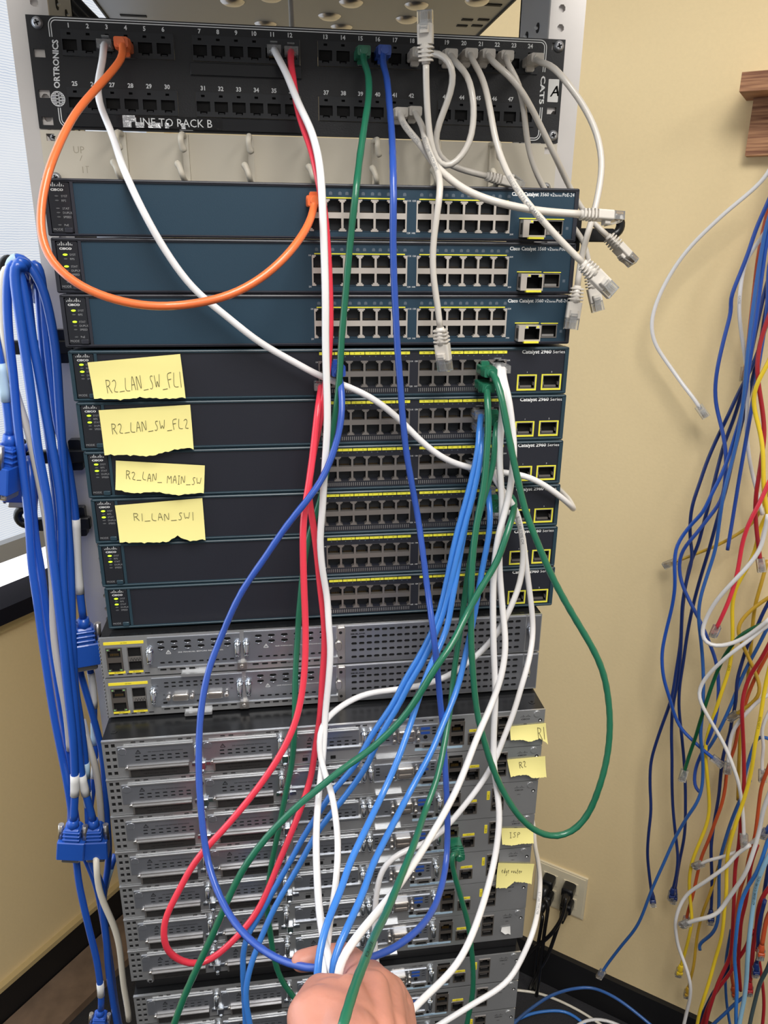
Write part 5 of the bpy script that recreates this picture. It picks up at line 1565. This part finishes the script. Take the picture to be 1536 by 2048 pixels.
ser('blue cable in the bundle beside the lower black hook, left of the cream one', 'serial', [(58, 915, -.04), (61, 949), (66, 1025), (71, 1080), (82, 1140), (91, 1216), (103, 1292), (115, 1367), (127, 1443), (136, 1498), (142, 1534), (146, 1600), (165, 1700), (190, 1760), (205, 1830), (215, 1900), (224, 1980), (240, 2060)], .0040, y=-.055)
ser('blue cable hanging in the middle of the bundle behind the sleeved ones', 'serial', [(44, 600, 0), (50, 560), (56, 600), (62, 660), (75, 740), (90, 830), (102, 900), (112, 990), (118, 1060), (120, 1150), (124, 1240), (130, 1330), (137, 1420), (142, 1520), (143, 1600), (141, 1660)], .0042, y=-.045)
ser('blue cable hanging close beside the switches, shadowed by the bundle', 'serial', [(70, 600, 0), (76, 560), (80, 620), (88, 720), (98, 830), (108, 920), (116, 1000), (128, 1090), (135, 1190), (146, 1280), (160, 1343), (176, 1398), (189, 1443), (204, 1504), (210, 1570), (214, 1640), (218, 1700), (212, 1760), (203, 1800)], .0038, y=-.035)
ser('blue cable with two white sleeves beside the lower perforated router', 'serial', [(158, 1240, -.03), (172, 1300), (182, 1346), (188, 1400), (188, 1460), (190, 1530), (184, 1590), (176, 1650)], .0036, sleeves=((.25, .40, 'paper'), (.48, .58, 'label_pale'), (.66, .76, 'paper')), y=-.03)
ser('grey printed cable between the blue plugs and the grey routers', 'grey', [(165, 1440, -.03), (179, 1496), (190, 1528), (198, 1579), (203, 1640), (205, 1690)], .0037, y=-.05)
ser('cream cable with a cream boot at the bottom left beside the lowest routers', 'cream', [(190, 1690, -.06), (193, 1724), (195, 1763), (201, 1790), (212, 1817), (226, 1846), (237, 1882), (243, 1929), (248, 1977), (255, 2012), (258, 2040)], .0036, y=-.085)
o = ser('short blue cable with pale sleeve and edge-on blue plug at the far left', 'serial', [(-14, 650, -.05), (-6, 690), (4, 745), (12, 800), (18, 850), (19, 872)], .0040, plug=(19, 874, -3, 90, (1, -.25, .1), 1.2), sleeves=((.36, .68, 'label_pale'),), y=-.06)
ser('blue cable with a plug half hidden behind the bundle, beside the black hook at left', 'serial', [(70, 1100, -.02), (66, 1040), (70, 980), (80, 910), (60, 880), (42, 905)], .0038, plug=(40, 908, -2, 80, (.3, -1, 0), 1.1), y=-.02)
ser('blue cable with a flat blue tab and pale sleeve beside the grey router noted ISP', 'serial', [(231, 1708, -.02), (222, 1735), (212, 1765), (207, 1800), (212, 1860), (222, 1930), (232, 2010), (244, 2070)], .0036, sleeves=((.06, .16, 'label_pale'),), y=-.03)
# ------------------------------------------------------------------ hook rail and cables on the right-hand wall
def wbase(u, v, off):
    return wallpt(u, v, off)


sA_ = (wallpt(1506, 205, .022) - CORNER).dot(DR)
zt = wallpt(1508, 196, .022).z
zb = wallpt(1506, 311, .022).z
rail = thing('hook_rail', 'brown wooden hook rail on the right-hand wall, only its left end in view', 'hook rail', CORNER + DR * sA_ + Vector((0, 0, zb)))
bo = Vector(rail.location)


def rel(mb):
    mb.v = [tuple(Vector(v) - bo) for v in mb.v]
    return mb


mb = MB(); along(CORNER, DR, DL, sA_, sA_ + .75, 0, .022, zb, zt + .02, mb)
rel(mb).build('back_board', M['wood'], rail)
mb = MB(); along(CORNER, DR, DL, sA_ - .012, sA_ + .77, 0, .085, zt, zt + .024, mb)
rel(mb).build('top_board', M['wood'], rail)
for k in range(4):
    mb = MB()
    c = CORNER + DR * (sA_ + .12 + k * .17) + DL * .02 + Vector((0, 0, zb + .04))
    mb.tube([c, c + DL * .09 + Vector((0, 0, .01)), c + DL * .11 + Vector((0, 0, .03))], .006, 10)
    rel(mb).build('peg', M['wood'], rail)


WG = 'loose cables hanging on the right-hand wall'
_n = 0


def wc(label, colour, P, off=.06, r=.0031, end=None, text=None, top=True):
    global _n
    _n += 1
    o0 = off + .006 * math.sin(_n * 1.7)
    P = [(p[0], p[1], (p[2] if len(p) > 2 else o0 + .004 * math.sin(i * 1.3 + _n))) for i, p in enumerate(P)]
    if top and P[0][0] >= 1515:     # carry on, out of the frame, up to the rail
        u, v, o1 = P[0]
        P = [(u + 70, v - 190 if v > 330 else 240, .09), (u + 28, v - 75, o1)] + P
    return Cb(label, colour, P, r, None, end, wallpt, name='patch_cable', text=text, step=.008)


CL, CO = ('loose', 'clear'), ('loose', 'collar')
wc('white cable swinging farthest left on the wall, clear plug at its end', 'white', [(1536, 347), (1440, 435), (1375, 500), (1340, 550), (1315, 600), (1303, 645), (1309, 685), (1325, 712), (1345, 740), (1370, 775), (1390, 800), (1401, 818)], .05, .0032, CL)
wc('bright blue wall cable bulging farthest left, then running down right to a clear plug', 'wallblue', [(1536, 470), (1525, 540), (1512, 640), (1500, 720), (1490, 790), (1480, 840), (1471, 869), (1456, 918), (1445, 946), (1422, 990), (1407, 1024), (1387, 1044), (1364, 1073), (1351, 1099), (1349, 1134), (1350, 1171), (1344, 1214), (1332, 1263), (1324, 1307), (1327, 1355), (1341, 1402), (1347, 1424), (1363, 1459), (1387, 1482), (1407, 1501), (1430, 1519)], .085, .0031, CL)
wc('kinked blue wall cable, outermost blue strand at upper right, ending in a loop', 'blue', [(1536, 405), (1515, 450), (1495, 510), (1475, 560), (1463, 590), (1461, 605), (1463, 622), (1455, 650), (1445, 690), (1435, 735), (1430, 780), (1433, 815), (1442, 850), (1450, 889), (1452, 930), (1449, 975), (1443, 1002), (1419, 1033), (1393, 1067), (1366, 1099), (1358, 1128), (1362, 1162), (1381, 1206), (1399, 1240), (1419, 1286), (1433, 1327), (1437, 1364), (1436, 1407), (1428, 1450), (1412, 1490), (1397, 1520), (1389, 1550), (1391, 1578), (1402, 1586)], .075, .0031)
wc('long blue wall cable reaching down left almost to the floor with a clear plug', 'midblue', [(1536, 440), (1520, 520), (1503, 640), (1494, 720), (1488, 790), (1478, 860), (1462, 930), (1450, 975), (1445, 1000), (1438, 1049), (1431, 1098), (1416, 1146), (1401, 1195), (1397, 1232), (1402, 1281), (1406, 1330), (1407, 1378), (1405, 1427), (1401, 1470), (1405, 1510), (1406, 1545), (1403, 1581), (1393, 1607), (1375, 1633), (1363, 1653), (1349, 1678), (1328, 1725), (1305, 1776), (1275, 1850), (1240, 1895), (1212, 1932), (1204, 1945)], .09, .0030, CL)
wc('navy cable on the wall with a blue boot, leftmost of the three navy ones', 'navy', [(1536, 640), (1510, 720), (1475, 790), (1452, 840), (1439, 866), (1416, 918), (1399, 967), (1384, 1013), (1380, 1047), (1381, 1085), (1385, 1113), (1373, 1162), (1365, 1206), (1363, 1249), (1360, 1292), (1352, 1344), (1344, 1393), (1337, 1415), (1316, 1474), (1302, 1524), (1300, 1568), (1302, 1618), (1297, 1669), (1295, 1709), (1299, 1753), (1303, 1785)], .055, .0030, CO)
wc('navy cable on the wall with a blue boot, middle one of the three navy ones', 'navy', [(1536, 560), (1516, 640), (1495, 740), (1470, 830), (1448, 889), (1433, 946), (1419, 1004), (1407, 1047), (1396, 1090), (1381, 1125), (1370, 1177), (1364, 1235), (1361, 1307), (1355, 1364), (1346, 1410), (1343, 1460), (1344, 1518), (1344, 1568), (1346, 1618), (1351, 1669), (1356, 1719), (1352, 1753), (1346, 1778)], .06, .0030, CO)
wc('navy cable on the wall with a blue boot, rightmost of the three navy ones', 'navy', [(1536, 600), (1522, 680), (1500, 780), (1470, 900), (1450, 985), (1436, 1033), (1419, 1096), (1399, 1162), (1384, 1220), (1373, 1278), (1367, 1321), (1359, 1375), (1358, 1417), (1363, 1467), (1369, 1534), (1371, 1602), (1369, 1669), (1359, 1722), (1353, 1758), (1350, 1780)], .05, .0030, CO)
wc('white printed cable on the wall crossing behind the upper blue strands', 'white', [(1536, 455), (1514, 488), (1494, 515), (1484, 552), (1480, 586), (1478, 619), (1482, 663), (1488, 700), (1496, 760), (1495, 810), (1493, 860), (1499, 918), (1508, 961), (1518, 998), (1525, 1030)], .05, .0031, None, ('CAT5E', .4, .004, None))
wc('thick white cable on the wall looping left around the dangling red plug', 'white', [(1536, 1030), (1530, 1060), (1520, 1099), (1494, 1134), (1465, 1165), (1436, 1197), (1416, 1229), (1404, 1260), (1406, 1278), (1419, 1291), (1445, 1292), (1479, 1281), (1508, 1263), (1540, 1237)], .115, .0034, None, None, False)
wc('white wall cable bending left over the green one, then crossing down right', 'white', [(1545, 1245), (1520, 1262), (1494, 1284), (1465, 1304), (1439, 1327), (1416, 1350), (1399, 1376), (1397, 1396), (1407, 1416), (1421, 1442), (1435, 1465), (1452, 1496), (1463, 1524), (1474, 1554), (1481, 1586), (1484, 1607), (1487, 1645), (1488, 1675)], .12, .0032, CL, None, False)
wc('dark red cable on the wall ending in a clear plug near the right edge', 'dark_red', [(1536, 636), (1520, 686), (1514, 730), (1517, 770), (1525, 820), (1529, 870), (1524, 910), (1519, 945), (1512, 990), (1511, 1033), (1515, 1076), (1521, 1124)], .09, .0034, CL)
wc('red cable on the wall with a clear plug dangling inside the white loop', 'red', [(1540, 960), (1520, 1004), (1499, 1044), (1485, 1085), (1478, 1128), (1471, 1162), (1456, 1206), (1442, 1237), (1432, 1258)], .1, .0033, CL, None, False)
wc('bright yellow cable on the wall curving beside the dark red one near the right edge', 'yellow', [(1536, 727), (1517, 760), (1507, 787), (1509, 821), (1520, 862), (1526, 903), (1527, 961), (1530, 1000), (1538, 1040)], .1, .0033)
wc('thin yellow wall cable reaching far left behind the blue ones, clear plug at its tip', 'mustard', [(1545, 960), (1528, 1004), (1508, 1044), (1479, 1066), (1436, 1090), (1399, 1105), (1370, 1116), (1344, 1126)], .045, .0026, CL, None, False)
wc('yellow cable on the wall ending low in a yellow boot above the baseboard', 'yellow', [(1545, 1010), (1520, 1056), (1511, 1099), (1494, 1137), (1474, 1171), (1465, 1206), (1465, 1249), (1465, 1286), (1459, 1335), (1445, 1379), (1430, 1425), (1418, 1460), (1412, 1484), (1411, 1510), (1414, 1545), (1417, 1581), (1419, 1616), (1414, 1647), (1400, 1683), (1386, 1718), (1379, 1753), (1379, 1783), (1382, 1815), (1384, 1842), (1379, 1870), (1370, 1905), (1362, 1932)], .07, .0032, CO, ('CAT5', .3, .004, 'ink_black'), False)
wc('mustard cable on the wall looping left, clear plug hidden among the white bends', 'mustard', [(1545, 1190), (1506, 1217), (1484, 1239), (1475, 1256), (1482, 1283), (1496, 1312), (1511, 1347), (1521, 1376), (1516, 1395), (1496, 1412), (1470, 1430)], .06, .0031, CL, None, False)
wc('dark green cable on the wall ending in a clear plug over the navy ones', 'darkgreen', [(1545, 1238), (1511, 1254), (1486, 1266), (1467, 1286), (1450, 1310), (1435, 1342), (1423, 1373), (1411, 1410), (1400, 1444), (1391, 1475), (1382, 1500), (1373, 1528), (1368, 1546)], .1, .0031, CL, None, False)
wc('olive yellow cable on the wall hanging nearly straight beside the navy one', 'mustard', [(1535, 1120), (1523, 1166), (1511, 1207), (1506, 1244), (1502, 1293), (1497, 1345), (1490, 1400), (1482, 1450), (1479, 1500), (1477, 1550), (1476, 1600)], .045, .0031, None, None, False)
wc('near-black navy cable on the wall ending in a dark boot right of the yellow boot', 'navy', [(1545, 1190), (1523, 1232), (1508, 1268), (1496, 1288), (1484, 1325), (1474, 1361), (1472, 1403), (1464, 1439), (1459, 1470), (1452, 1489), (1445, 1519), (1441, 1554), (1438, 1589), (1431, 1630), (1426, 1660), (1422, 1695), (1423, 1730), (1424, 1774), (1423, 1805), (1422, 1822)], .05, .0031, CO, None, False)
wc('blue cable on the wall slanting left behind the yellow one, tip beside the blue loop', 'midblue', [(1545, 1235), (1516, 1293), (1496, 1330), (1479, 1366), (1462, 1410), (1445, 1447), (1425, 1485), (1410, 1506), (1398, 1520)], .055, .0030, None, None, False)
wc('long red cable on the wall hanging from the right edge down to the baseboard', 'dark_red', [(1545, 1275), (1521, 1320), (1501, 1349), (1489, 1381), (1484, 1410), (1485, 1450), (1487, 1490), (1488, 1528), (1488, 1572), (1484, 1607), (1481, 1651), (1477, 1695), (1471, 1730), (1469, 1762), (1468, 1800), (1465, 1860), (1460, 1913), (1448, 1940), (1436, 1966), (1426, 1996), (1415, 2033), (1408, 2070)], .1, .0034, None, None, False)
wc('brick orange cable on the wall running down left to a plug beside the white one', 'brick', [(1545, 1290), (1511, 1354), (1496, 1390), (1487, 1420), (1476, 1460), (1470, 1493), (1454, 1538), (1451, 1572), (1444, 1607), (1431, 1642), (1416, 1683), (1403, 1714), (1394, 1752), (1385, 1793), (1376, 1823), (1373, 1838)], .06, .0031, CL, None, False)
wc('lemon yellow printed wall cable running unbroken to the bottom edge', 'yellow', [(1545, 1310), (1530, 1375), (1520, 1440), (1510, 1489), (1505, 1528), (1498, 1563), (1488, 1598), (1475, 1637), (1465, 1668), (1456, 1704), (1453, 1748), (1453, 1783), (1449, 1815), (1447, 1845), (1441, 1883), (1430, 1920), (1420, 1958), (1408, 1996), (1399, 2026), (1390, 2075)], .11, .0033, None, ('C(UL) CAT 5', .13, .004, 'ink_black'), False)
wc('white cable on the wall making a small bend left of the long red one', 'white', [(1545, 1385), (1519, 1400), (1499, 1420), (1482, 1439), (1466, 1461), (1460, 1486), (1457, 1510), (1456, 1530)], .085, .0031, CL, None, False)
wc('short white cable on the wall hanging near the right edge beside the lemon one', 'white', [(1548, 1405), (1530, 1440), (1523, 1461), (1528, 1493), (1524, 1519), (1525, 1546)], .07, .0029, CL, None, False)
wc('orange cable on the wall hanging near the right edge, running down behind the red ones', 'brick', [(1548, 1500), (1536, 1538), (1523, 1572), (1518, 1607), (1514, 1642), (1509, 1677), (1498, 1712), (1492, 1745), (1481, 1778), (1474, 1820), (1468, 1880), (1463, 1948), (1467, 1974)], .07, .0032, CO, None, False)
wc('thick white wall cable sweeping down left to a clear plug', 'white', [(1545, 1570), (1525, 1625), (1521, 1651), (1512, 1686), (1503, 1714), (1492, 1744), (1470, 1778), (1451, 1805), (1438, 1824), (1423, 1834), (1400, 1838), (1385, 1842), (1374, 1847)], .135, .0036, CL, None, False)
wc('short white wall cable ending in a clear plug just above the long white arc', 'white', [(1520, 1672), (1503, 1685), (1486, 1697), (1460, 1709), (1438, 1716), (1414, 1721), (1400, 1729)], .09, .0030, CL, None, False)
wc('long white cable on the wall arcing left and dropping to the bottom of the photo', 'white', [(1500, 1690), (1470, 1711), (1460, 1726), (1435, 1746), (1402, 1769), (1379, 1784), (1366, 1798), (1357, 1818), (1351, 1838), (1352, 1868), (1358, 1898), (1367, 1920), (1375, 1943), (1381, 1969), (1380, 1996), (1373, 2026), (1362, 2075)], .13, .0033, None, None, False)
wc('thick blue wall cable dropping to the bottom edge left of the pale one', 'sky', [(1550, 1640), (1536, 1679), (1526, 1712), (1512, 1748), (1499, 1768), (1487, 1790), (1479, 1818), (1475, 1845), (1471, 1883), (1469, 1920), (1472, 1951), (1474, 1981), (1472, 2018), (1473, 2075)], .115, .0034, None, None, False)
wc('pale blue printed cable on the wall dropping to the bottom of the photo', 'pale', [(1550, 1690), (1536, 1714), (1522, 1745), (1511, 1778), (1507, 1808), (1502, 1845), (1498, 1883), (1495, 1920), (1493, 1958), (1489, 1996), (1480, 2041), (1474, 2080)], .12, .0040, None, ('TIA/EIA-568 CAT6 VERIFIED UTP', .15, .005, 'ink_black'), False)
wc('dark red cable on the wall at the lower right edge beside the pale blue one', 'dark_red', [(1550, 1760), (1524, 1796), (1516, 1823), (1513, 1853), (1507, 1890), (1504, 1928), (1500, 1965)], .09, .0038, CO, None, False)
wc('red cable on the wall hidden behind the thick blue one near the bottom', 'dark_red', [(1515, 1690), (1503, 1725), (1496, 1778), (1490, 1812), (1483, 1838), (1480, 1875), (1477, 1920), (1481, 1981)], .08, .0034, None, None, False)
wc('red cable on the wall slanting down left under the long red one', 'dark_red', [(1505, 1860), (1490, 1898), (1475, 1920), (1460, 1946), (1438, 1975), (1420, 2005), (1400, 2060)], .075, .0032, None, None, False)
wc('navy cable on the wall slanting down left to the baseboard', 'navy', [(1475, 1890), (1460, 1931), (1445, 1958), (1427, 1984), (1406, 2026), (1380, 2075)], .06, .0030, None, None, False)
wc('blue cable on the wall crossing right to left at the bottom edge', 'midblue', [(1500, 1985), (1469, 2008), (1451, 2026), (1430, 2045), (1400, 2075)], .09, .0030, None, None, False)
wc('thin blue cable on the wall dropping behind the crossing one at the bottom', 'midblue', [(1462, 1860), (1452, 1920), (1451, 1966), (1454, 2011), (1462, 2060)], .05, .0028, None, None, False)
wc('navy wall cable with a dark boot between pale blue and slate ones', 'navy', [(1530, 1800), (1518, 1850), (1516, 1883), (1517, 1908), (1513, 1928)], .1, .0034, CO, None, False)
wc('slate cable on the wall at the lower right corner', 'slate', [(1550, 1890), (1536, 1935), (1520, 1966), (1510, 2003), (1501, 2041), (1494, 2085)], .1, .0036, None, None, False)
wc('dark red cable on the wall at the lower right corner, nearly vertical', 'dark_red', [(1515, 1900), (1525, 1966), (1528, 2011), (1523, 2070)], .06, .0032, None, None, False)
wc('olive cable on the wall ending in an olive boot just above the baseboard', 'mustard', [(1460, 1660), (1445, 1710), (1430, 1755), (1421, 1785), (1409, 1815), (1400, 1845), (1394, 1875), (1391, 1898), (1388, 1928), (1381, 1958), (1377, 1976)], .05, .0029, CO, None, False)
wc('dark blue cable on the wall with a hooked tip left of the lemon one', 'midblue', [(1500, 1560), (1479, 1603), (1463, 1642), (1449, 1686), (1440, 1721), (1438, 1760), (1438, 1800), (1435, 1845), (1424, 1868), (1407, 1881), (1397, 1890), (1400, 1900)], .055, .0032, None, None, False)
wc('pale orange cable on the wall behind the upper blue strands', 'brick', [(1540, 400), (1524, 470), (1515, 520), (1508, 580), (1500, 650), (1494, 710), (1490, 742)], .04, .0028, CL, None, False)
wc('navy cable on the wall at the right edge above the dark red one', 'navy', [(1560, 1640), (1540, 1720), (1528, 1790), (1520, 1850), (1512, 1900)], .05, .0038, None, None, False)
wc('blue cable on the wall at the right edge with a small clear plug', 'blue', [(1560, 1630), (1540, 1650), (1532, 1664)], .13, .0040, CL, None, False)
wc('blue cable on the wall at the right edge slanting left behind the lemon one', 'midblue', [(1545, 1480), (1520, 1470), (1508, 1490), (1495, 1530), (1488, 1560)], .05, .0031, None, None, False)
wc('upper blue cable on the wall, rightmost strand at the right edge', 'blue', [(1540, 520), (1534, 620), (1522, 700), (1506, 800), (1492, 880), (1478, 960), (1465, 1040), (1455, 1100)], .07, .0031)
wc('orange cable on the wall curling at the lower right edge', 'brick', [(1560, 1800), (1536, 1830), (1528, 1865), (1524, 1890)], .11, .0040, CO, None, False)

# ------------------------------------------------------------------ power outlet with plugs
c = wallpt(1121, 1776, .0)
so = (c - CORNER).dot(DR)
ob = CORNER + DR * so + Vector((0, 0, c.z - .057))
out = thing('wall_outlet', 'ivory double wall outlet low on the right-hand wall', 'outlet', ob)


def wallbox(mb, s0, s1, t0, t1, z0, z1, m=0):
    along(Vector((0, 0, 0)), DR, DL, s0, s1, t0, t1, z0, z1, mb, m)


mb = MB(); wallbox(mb, -.058, .058, 0, .005, 0, .114); wallbox(mb, -.054, .054, .005, .0065, .004, .11)
mb.build('cover_plate', M['outlet'], out)
for s in (-.023, .023):
    for z in (.036, .078):
        mb = MB(); wallbox(mb, s - .016, s + .016, .0065, .0085, z - .014, z + .014); wallbox(mb, s - .007, s - .005, .0085, .0087, z - .004, z + .005, 1); wallbox(mb, s + .005, s + .007, .0085, .0087, z - .004, z + .005, 1)
        mb.build('socket', [M['outlet'], M['hole']], out)
for i, (s, z, t, P) in enumerate(((-.023, .08, 'black power plug in the upper left socket of the wall outlet', ((1095, 1800, .06), (1088, 1870, .07), (1078, 1960, .06), (1060, 2060, .03))),
                                  (.023, .08, 'black power plug in the upper right socket of the wall outlet', ((1133, 1790, .06), (1126, 1830, .07), (1105, 1865, .08), (1060, 1905, .05), (1020, 1960, .03))),
                                  (-.023, .036, 'black power plug in the lower left socket of the wall outlet', ((1085, 1830, .07), (1075, 1900, .06), (1068, 1990, .04), (1060, 2080, .03))),
                                  (.023, .036, 'black power plug in the lower right socket of the wall outlet', ((1126, 1825, .06), (1112, 1865, .07), (1096, 1910, .07), (1065, 1965, .05), (1040, 2040, .03))))):
    p = ob + DR * s + Vector((0, 0, z)) + DL * .0087
    o = thing('power_plug', t, 'power plug', p, 'power plugs in the wall outlet')
    mb = MB()
    x, y, zz = DR, -DL, Vector((0, 0, 1))
    b2 = MB(); b2.rbox(-.013, -.013, .013, .013, -.026, 0, .006, 4, 0, .003)
    b2.tube([(0, -.022, 0), (0, -.036, -.004), (0, -.05, -.014)], [.010, .0085, .005], 12)
    xf(b2, Vector((0, 0, 0)), (x, y, zz)).build('plug_body', M['black_plastic'], o)
    S = spline([p + DL * .03 + Vector((0, 0, -.003)), p + DL * .05 + Vector((0, 0, -.016))] + [wallpt(*q) for q in P], .01)
    mb = MB(); mb.tube([q - p for q in S], .0042, 8); mb.build('cord', CABLE['black'], o)

# ------------------------------------------------------------------ things on the floor
def flo(label, colour, P, r=.003, end=None):
    return Cb(label, colour, [(u, v, z) for u, v, z in P], r, None, end, floorpt, step=.01)


Cb('blue cable arching up from the floor along the black baseboard', 'midblue', [(1005, 2072, .36), (1030, 2045, .3), (1065, 2015, .2), (1105, 1990, .12), (1150, 1977, .06), (1185, 1976, .04), (1230, 1995, .04), (1290, 2040, .05), (1340, 2085, .06)], .0033, None, None, wallpt)
flo('bright blue cable on the floor near the bottom edge', 'sky', [(1030, 2042, .004), (1060, 2028, .004), (1095, 2022, .004), (1130, 2022, .004), (1160, 2040, .004), (1180, 2060, .004)], .0033)
flo('dusty white cable lying on the dark carpet', 'cream', [(1030, 1980, .004), (1075, 1986, .004), (1120, 2002, .004), (1170, 2028, .004), (1210, 2055, .004)], .003)
flo('white cable on the floor at the bottom edge', 'white', [(1140, 2062, .006), (1165, 2044, .006), (1190, 2038, .006), (1225, 2044, .006), (1260, 2062, .006)], .0036)
plank = thing('wooden_plank', 'scuffed brown board lying along the window-side baseboard', 'board', CORNER + DL * .75 + DR * .07)
mb = MB(); along(Vector((0, 0, 0)), DL, DR, -.62, .65, -.055, .055, 0, .02, mb)
pm = mat('old_board', (122, 102, 86), rough=.85, noise=.5, bump=.4, scale=22)
mb.build('board', pm, plank)
# ------------------------------------------------------------------ the hand
def H(u, v, w):
    return CAM + ray(u, v) * w


def capsule(mb, p0, p1, r0, r1, n=16):
    p0, p1 = Vector(p0), Vector(p1)
    d = (p1 - p0).normalized()
    pts, rr = [], []
    for k in range(5):
        a = math.pi / 2 * (1 - k / 4)
        pts.append(p0 - d * (r0 * math.sin(a))); rr.append(max(r0 * math.cos(a), .0004))
    for k in range(5):
        a = math.pi / 2 * k / 4
        pts.append(p1 + d * (r1 * math.sin(a))); rr.append(max(r1 * math.cos(a), .0004))
    mb.tube(pts, rr, n)


wrist = H(752, 2190, .455)
mb = MB()
chain = lambda *q: [capsule(mb, a[0], b_[0], a[1], b_[1]) for a, b_ in zip(q, q[1:])]
mcp = [(H(722, 1985, .512), .0125), (H(752, 1972, .53), .0125), (H(780, 1985, .545), .0115), (H(800, 2014, .556), .0105)]
heads = [(H(712, 2120, .462), .018), (H(740, 2115, .468), .018), (H(770, 2120, .475), .0175), (H(795, 2130, .482), .016)]
for m_, h_ in zip(mcp, heads):
    chain((wrist, .021), h_, m_)
for a, b_ in zip(mcp, mcp[1:]):
    chain(a, b_)
for a, b_ in zip(heads, heads[1:]):
    chain(a, b_)
for i in range(3):    # flesh between the metacarpals
    a = (mcp[i][0] + mcp[i + 1][0]) / 2; c = (heads[i][0] + heads[i + 1][0]) / 2
    chain((a.lerp(c, .25), .0115), (a.lerp(c, .9), .0165))
# index finger bends round the far side of the bundle, its tip on the left
chain(mcp[0], (H(716, 1935, .56), .0105), (H(690, 1912, .588), .0098), (H(645, 1914, .594), .0092), (H(603, 1922, .588), .0082))
# the other three curl forward and down out of sight
chain(mcp[1], (H(742, 1948, .592), .0102), (H(700, 1968, .612), .0096), (H(668, 1985, .600), .0088), (H(655, 2000, .585), .008))
chain(mcp[2], (H(770, 1975, .604), .0098), (H(722, 2000, .622), .0092), (H(688, 2020, .606), .0085), (H(675, 2034, .59), .0078))
chain(mcp[3], (H(790, 2010, .606), .0088), (H(745, 2040, .62), .0082), (H(712, 2058, .606), .0074), (H(700, 2068, .592), .0068))
# thumb and the web beside it, on the near left
tcmc, tmcp, tip_, tt = (H(660, 2150, .455), .019), (H(622, 2035, .480), .0155), (H(640, 1988, .512), .0125), (H(688, 1990, .545), .0105)
chain((wrist, .021), tcmc, tmcp, tip_, tt)
chain((H(700, 2090, .462), .02), (H(662, 2012, .494), .0165))
chain((H(690, 2050, .478), .019), (H(640, 2030, .482), .017))
chain((H(697, 1983, .497), .0105), (H(716, 2040, .478), .0125))
chain((H(748, 1972, .515), .0098), (H(756, 2060, .478), .0115))
chain((H(780, 1985, .533), .009), (H(782, 2060, .49), .0108))
chain((H(705, 2000, .505), .0135), (H(655, 1992, .508), .0135))
chain((wrist, .024), (wrist + Vector((.03, -.06, -.055)), .027), (wrist + Vector((.075, -.15, -.13)), .034))
pb = wrist.copy()
per = thing('person', 'person reaching in from the bottom edge, right fist closed around the hanging cables', 'person', pb)
mb.v = [tuple(Vector(v) - pb) for v in mb.v]
hand = mb.build('hand', M['skin'], per)
rm = hand.modifiers.new('remesh', 'REMESH'); rm.mode = 'VOXEL'; rm.voxel_size = .0016; rm.use_smooth_shade = True
smo = hand.modifiers.new('smooth', 'SMOOTH'); smo.factor = .6; smo.iterations = 9
# nail of the index finger
